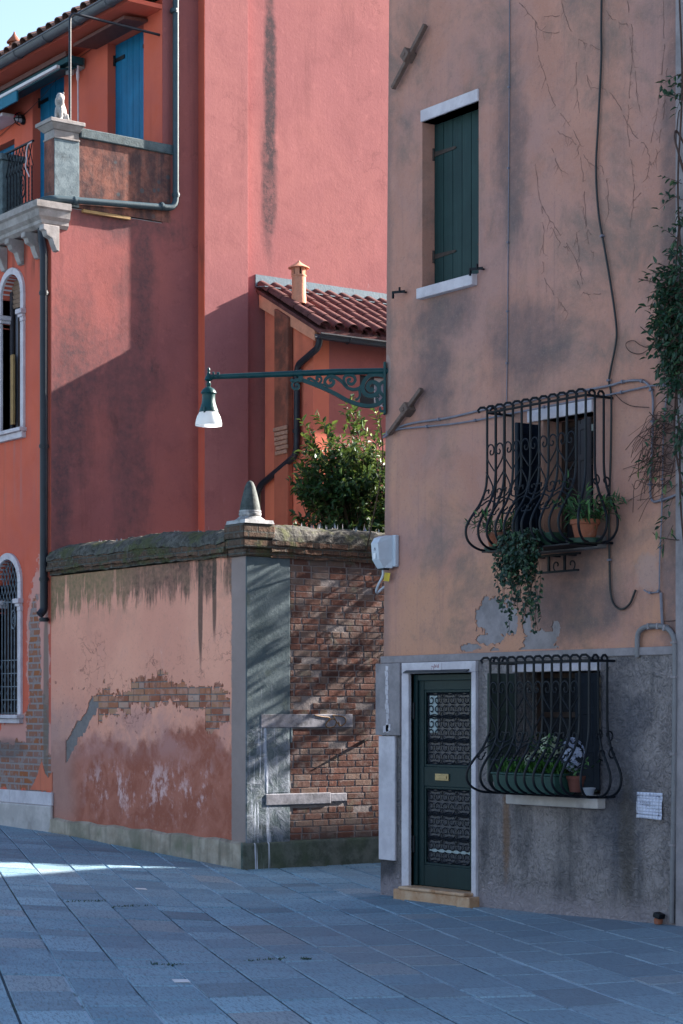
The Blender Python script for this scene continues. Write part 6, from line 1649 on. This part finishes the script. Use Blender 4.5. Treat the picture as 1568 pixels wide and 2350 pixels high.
pA = Vector((PY(1139, 1230, YR - .22).x, YR - .22, zs_)); t = pot('potted_plant', 'leafy plant in the terracotta pot at the left end of the upper grille', tuple(pA), .085, .135, 'terracotta'); leafy(t, pA + Vector((0, 0, .13)), 20, .75, .30, .085, .017, 'pot_leaf')
pB = Vector((PY(1343, 1200, YR - .2).x, YR - .2, zs_)); t = pot('potted_plant', 'leafy plant in the pale rimmed terracotta pot at the right end of the upper grille', tuple(pB), .115, .165, 'terracotta'); leafy(t, pB + Vector((0, 0, .16)), 34, .7, .38, .095, .019, 'pot_leaf', up=1.0, tb=.1)
# trailing ivy in a trough between the pots
iv = thing('trailing_ivy', 'dark green ivy trailing out of a trough below the upper grille', 'plant', (PY(1225, 1230, YR - .28).x, YR - .28, zs_))
ic = Vector((PY(1222, 1235, YR - .28).x, YR - .28, zs_))
m = MB(); m.hexa([(ic.x - .2, ic.y - .06, zs_ - .025), (ic.x + .3, ic.y - .06, zs_ - .025), (ic.x + .3, ic.y + .08, zs_ - .025), (ic.x - .2, ic.y + .08, zs_ - .025)], [(ic.x - .22, ic.y - .08, zs_ + .08), (ic.x + .32, ic.y - .08, zs_ + .08), (ic.x + .32, ic.y + .1, zs_ + .08), (ic.x - .22, ic.y + .1, zs_ + .08)]); m.build('trough', 'saucer_green', iv, bevel=.008)
lf = MB(); st = MB()
for i in range(64):
    a = ic + Vector((U(-.2, .2), U(-.14, .06), .09)); front = YR - U(.36, .50)
    Lh = U(.12, .36) if i < 44 else U(.45, .72)
    if i >= 44: a.x = ic.x + random.choice((-.13, -.1, -.06, .05, .09, .12, .15)) + U(-.03, .03)
    pts = catmull([a, Vector((a.x + U(-.05, .05), front, zs_ + .05)), Vector((a.x + U(-.08, .08), front + U(-.03, .04), zs_ - Lh * .5)), Vector((a.x + U(-.1, .1), front + U(-.04, .08), zs_ - Lh))], 6)
    st.tube(pts, .002, 3, cap=False)
    for k in range(1, len(pts)):
        for _ in range(2 if i < 44 else 2):
            lf.leaf(pts[k] + rdir() * .012, Vector((U(-1, 1), U(-1, .2), U(-1, .4))), Vector((0, -1, .5)) + rdir() * .5, U(.032, .052), U(.022, .034), tone(0, .05))
lf.build('foliage', 'ivy_leaf', iv, fix=False); st.build('stems', 'twig', iv)
# lower grille: planter with white and violet flowers
bx0, bx1 = PY(1148, 1790, YR - .3).x, PY(1292, 1790, YR - .3).x
fb = thing('flower_box', 'green planter box of fresh leaves and white blossom behind the lower grille', 'planter', ((bx0 + bx1) / 2, YR - .24, 1.02))
m = MB(); m.hexa([(bx0 + .02, YR - .37, 1.022), (bx1 - .02, YR - .37, 1.022), (bx1 - .02, YR - .16, 1.022), (bx0 + .02, YR - .16, 1.022)], [(bx0, YR - .39, 1.17), (bx1, YR - .39, 1.17), (bx1, YR - .14, 1.17), (bx0, YR - .14, 1.17)])
m.box(bx0 - .01, bx1 + .01, YR - .4, YR - .13, 1.171, 1.19); m.build('planter', 'box_green', fb, bevel=.008)
lf = MB(); st = MB()
for i in range(170):
    p = Vector((U(bx0 + .08, bx1 - .02), U(YR - .38, YR - .16), 1.18)); 
    for k in range(4): lf.leaf(p + Vector((U(-.02, .02), U(-.02, .02), U(0, .06))), Vector((U(-.5, .5), U(-.6, .4), 1)), rdir(), U(.05, .1), U(.014, .024), tone(.1, .1))
lf.build('foliage', 'grass_leaf', fb, fix=False)
def blossom(parent, c, r, n, mat, name):
    m = MB()
    for i in range(n):
        v = rdir(); q = c + Vector((v.x * r[0], v.y * r[1], v.z * r[2])) * (U(.5, 1) ** .4)
        for k in range(5):
            a = k * 1.257 + U(0, .4); s1 = v.orthogonal().normalized(); s2 = v.cross(s1); m.leaf(q, s1 * math.cos(a) + s2 * math.sin(a) + v * .4, v, U(.018, .026), .016, tone())
    m.build(name, mat, parent, fix=False)
blossom(fb, Vector((PY(1262, 1700, YR - .26).x, YR - .26, 1.40)), (.13, .09, .09), 110, 'petal_cream', 'blossom'); blossom(fb, Vector((PY(1225, 1735, YR - .28).x, YR - .28, 1.29)), (.09, .08, .07), 55, 'petal_cream', 'blossom')
lf = MB(); st = MB()
for i in range(60):
    p = Vector((PY(1255, 1700, YR - .25).x + U(-.16, .14), YR - .25 + U(-.07, .07), U(1.2, 1.42))); sprig(lf, st, p, Vector((U(-.5, .5), U(-.5, .3), .6)), .1, 5, .045, .02, .2)
lf.build('stem_leaves', 'pot_leaf', fb, fix=False)
pC = Vector((PY(1322, 1800, YR - .2).x, YR - .2, 1.045)); t = pot('potted_flower', 'pale violet flowers in a dark red pot beside the green planter', tuple(pC), .075, .13, 'dark_pot', False); t['category'] = 'flowerpot'
blossom(t, pC + Vector((-.02, -.02, .3)), (.10, .09, .14), 120, 'petal_violet', 'blossom'); leafy(t, pC + Vector((0, 0, .13)), 12, .5, .2, .05, .02, 'pot_leaf')
pD = Vector((PY(1352, 1818, YR - .3).x, YR - .30, 1.03)); t = pot('small_pot', 'small empty bluish white pot at the right of the lower grille', tuple(pD), .05, .06, 'pot_white', False)

# ------------------------------------------------------------------ paving
random.seed(91)
E1 = Vector((.92, -.39, 0)).normalized(); E2 = Vector((.39, .92, 0)).normalized()
m = MB()
def gp_(X, Y, o): return (X, Y, gz(X, Y) + o)
xs_ = [-60, -40, -32] + [-30 + i * .25 for i in range(int(38 / .25))] + [12, 40]; ys_ = [-40, -15] + [-4 + i * .25 for i in range(int(32 / .25))] + [32, 60]
for a, b in zip(xs_, xs_[1:]):
    for c, d in zip(ys_, ys_[1:]): m.face(gp_(a, c, -.008), gp_(b, c, -.008), gp_(b, d, -.008), gp_(a, d, -.008))
tag(m.build('ground', 'joint_mortar', None, smooth=True), kind='structure')
m = MB(); W0 = .385
def inside(p):
    c, d = cam_xy(p.x, p.y)
    return 5.5 < d < 30 and -7.5 < c < 6.5
for j in range(-70, 70):
    s = -48.0 + U(0, .5); g = random.choice((.004, .005, .006, .008, .010, .013)); e2a = j * W0; 
    while s < 30:
        L = random.choice((.38, .45, .52, .58, .66, .74)) * U(.92, 1.08)
        ctr = E1 * (s + L / 2) + E2 * (e2a + W0 / 2)
        if inside(ctr):
            gl = U(.005, .011); o = U(-.002, .003); tl = U(-.003, .003)
            tn = (min(1, max(0, random.gauss(.5, .26))), R(), R())
            def q(ss, ee, dz): p = E1 * ss + E2 * ee; return (p.x, p.y, gz(p.x, p.y) + dz)
            a0, a1, b0, b1 = s + gl, s + L - gl, e2a + g, e2a + W0 - g * .6
            c = .007
            jj = [U(-.009, .009) for _ in range(4)]
            lo = [q(a0 + jj[0], b0, -.012), q(a1 + jj[1], b0, -.012), q(a1 + jj[2], b1, -.012), q(a0 + jj[3], b1, -.012)]
            hi = [q(a0 + c + jj[0], b0 + c, o), q(a1 - c + jj[1], b0 + c, o + tl), q(a1 - c + jj[2], b1 - c, o + tl), q(a0 + c + jj[3], b1 - c, o)]
            m.add(lo + hi, [(4, 5, 6, 7), (0, 1, 5, 4), (1, 2, 6, 5), (2, 3, 7, 6), (3, 0, 4, 7)], tn)
        s += L
tag(m.build('paving', 'trachyte_paving', None, fix=False), kind='structure')
# scraps of paper on the stones
for (x0, y0, w, d, lbl) in ((416, 2254, .13, .1, 'white paper scrap on the paving near the bottom of the street'), (324, 2041, .12, .1, 'white paper scrap on the paving beside the sunlit patch')):
    p = PG(x0, y0); m = MB(); a = E1 * w / 2; b = E2 * d / 2
    def g4(v): return (v.x, v.y, gz(v.x, v.y) + .005 + U(0, .003))
    m.face(g4(p - a - b), g4(p + a - b), g4(p + a + b), g4(p - a + b)); o = m.build('paper_scrap', 'label_white', None); tag(o, lbl, 'litter')
    sd = o.modifiers.new('thick', 'SOLIDIFY'); sd.thickness = .002
# moss tufts in a few joints
m = MB()
for (x0, y0, x1, y1) in ((258, 2082, 365, 2078), (150, 2070, 245, 2068), (560, 2206, 655, 2200), (690, 2203, 712, 2202), (345, 2214, 430, 2216)):
    for k in range(70):
        t = R(); p = PG(x0 + (x1 - x0) * t, y0 + (y1 - y0) * t + U(-1.5, 1.5)); m.leaf(p + Vector((0, 0, -.008)), Vector((U(-1, 1), U(-1, 1), U(.4, 1.2))), rdir(), U(.015, .035), .008, tone(-.2))
tag(m.build('joint_moss', 'vine_leaf', None, fix=False), kind='stuff')

# ------------------------------------------------------------------ shadow caster added out of the frame to shape the sunlight
sv = Vector((.145, 1.0, .50)); sv.normalize()
def behind(a, b, Y): return (a + .145 * (Y - 11.9), Y, b + .5 * (Y - 11.9))
Yc = 24.0
ah = thing('alley_shadow_caster', 'unseen shadow caster added beyond the alley, outlined to shape the sun patch', 'house', (behind(-15, 0, Yc)[0], Yc + 2, 0))
pts = [behind(-18.33, -7, Yc), behind(-18.29, .2, Yc), behind(-18.2, .40, Yc), behind(-17.88, .97, Yc), behind(-16.67, 1.855, Yc), behind(-15.4, 2.9, Yc), behind(-12, 2.9, Yc), behind(-12, -7, Yc)]  # outline laid along the sun rays to shape the lit ground patch
m = MB(); m.prism(pts, (0, 1.6, 0)); m.build('wall', 'pink_plaster', ah)

# ------------------------------------------------------------------ light and camera
w = bpy.data.worlds.new('World'); scene.world = w; w.use_nodes = True
nt_ = w.node_tree; bg = nt_.nodes['Background']
sky = nt_.nodes.new('ShaderNodeTexSky'); sky.sky_type = 'NISHITA'; sky.sun_disc = False
el_ = math.asin(sv.z); sky.sun_elevation = el_; sky.sun_rotation = math.atan2(sv.x, sv.y)
sky.air_density = 1.0; sky.dust_density = 1.2; sky.ozone_density = 1.0
nt_.links.new(sky.outputs[0], bg.inputs[0]); bg.inputs[1].default_value = .06
sd = bpy.data.lights.new('sun', 'SUN'); sd.energy = 5.0; sd.angle = math.radians(.55); sd.color = (1.0, .93, .84)
so = bpy.data.objects.new('sun', sd); COL.objects.link(so); so.rotation_euler = sv.to_track_quat('Z', 'Y').to_euler()
cd_ = bpy.data.cameras.new('camera'); cam = bpy.data.objects.new('camera', cd_); COL.objects.link(cam)
cam.location = (0, 0, H); cam.rotation_euler = (math.pi / 2, 0, math.atan2(CA, SA)); cd_.sensor_fit = 'VERTICAL'; cd_.sensor_height = 36; cd_.sensor_width = 24
cd_.lens = 36 * F / 2350; cd_.shift_y = (HY - 1175) / 2350; cd_.clip_end = 500; scene.camera = cam
vs_ = scene.view_settings; vs_.view_transform = 'Standard'; vs_.look = 'None'; vs_.exposure = 2.5; vs_.gamma = 1
scene.cycles.max_bounces = 6; scene.cycles.diffuse_bounces = 4; scene.cycles.glossy_bounces = 3; scene.cycles.transmission_bounces = 6; scene.cycles.caustics_reflective = False; scene.cycles.caustics_refractive = False
scene.cycles.use_denoising = True
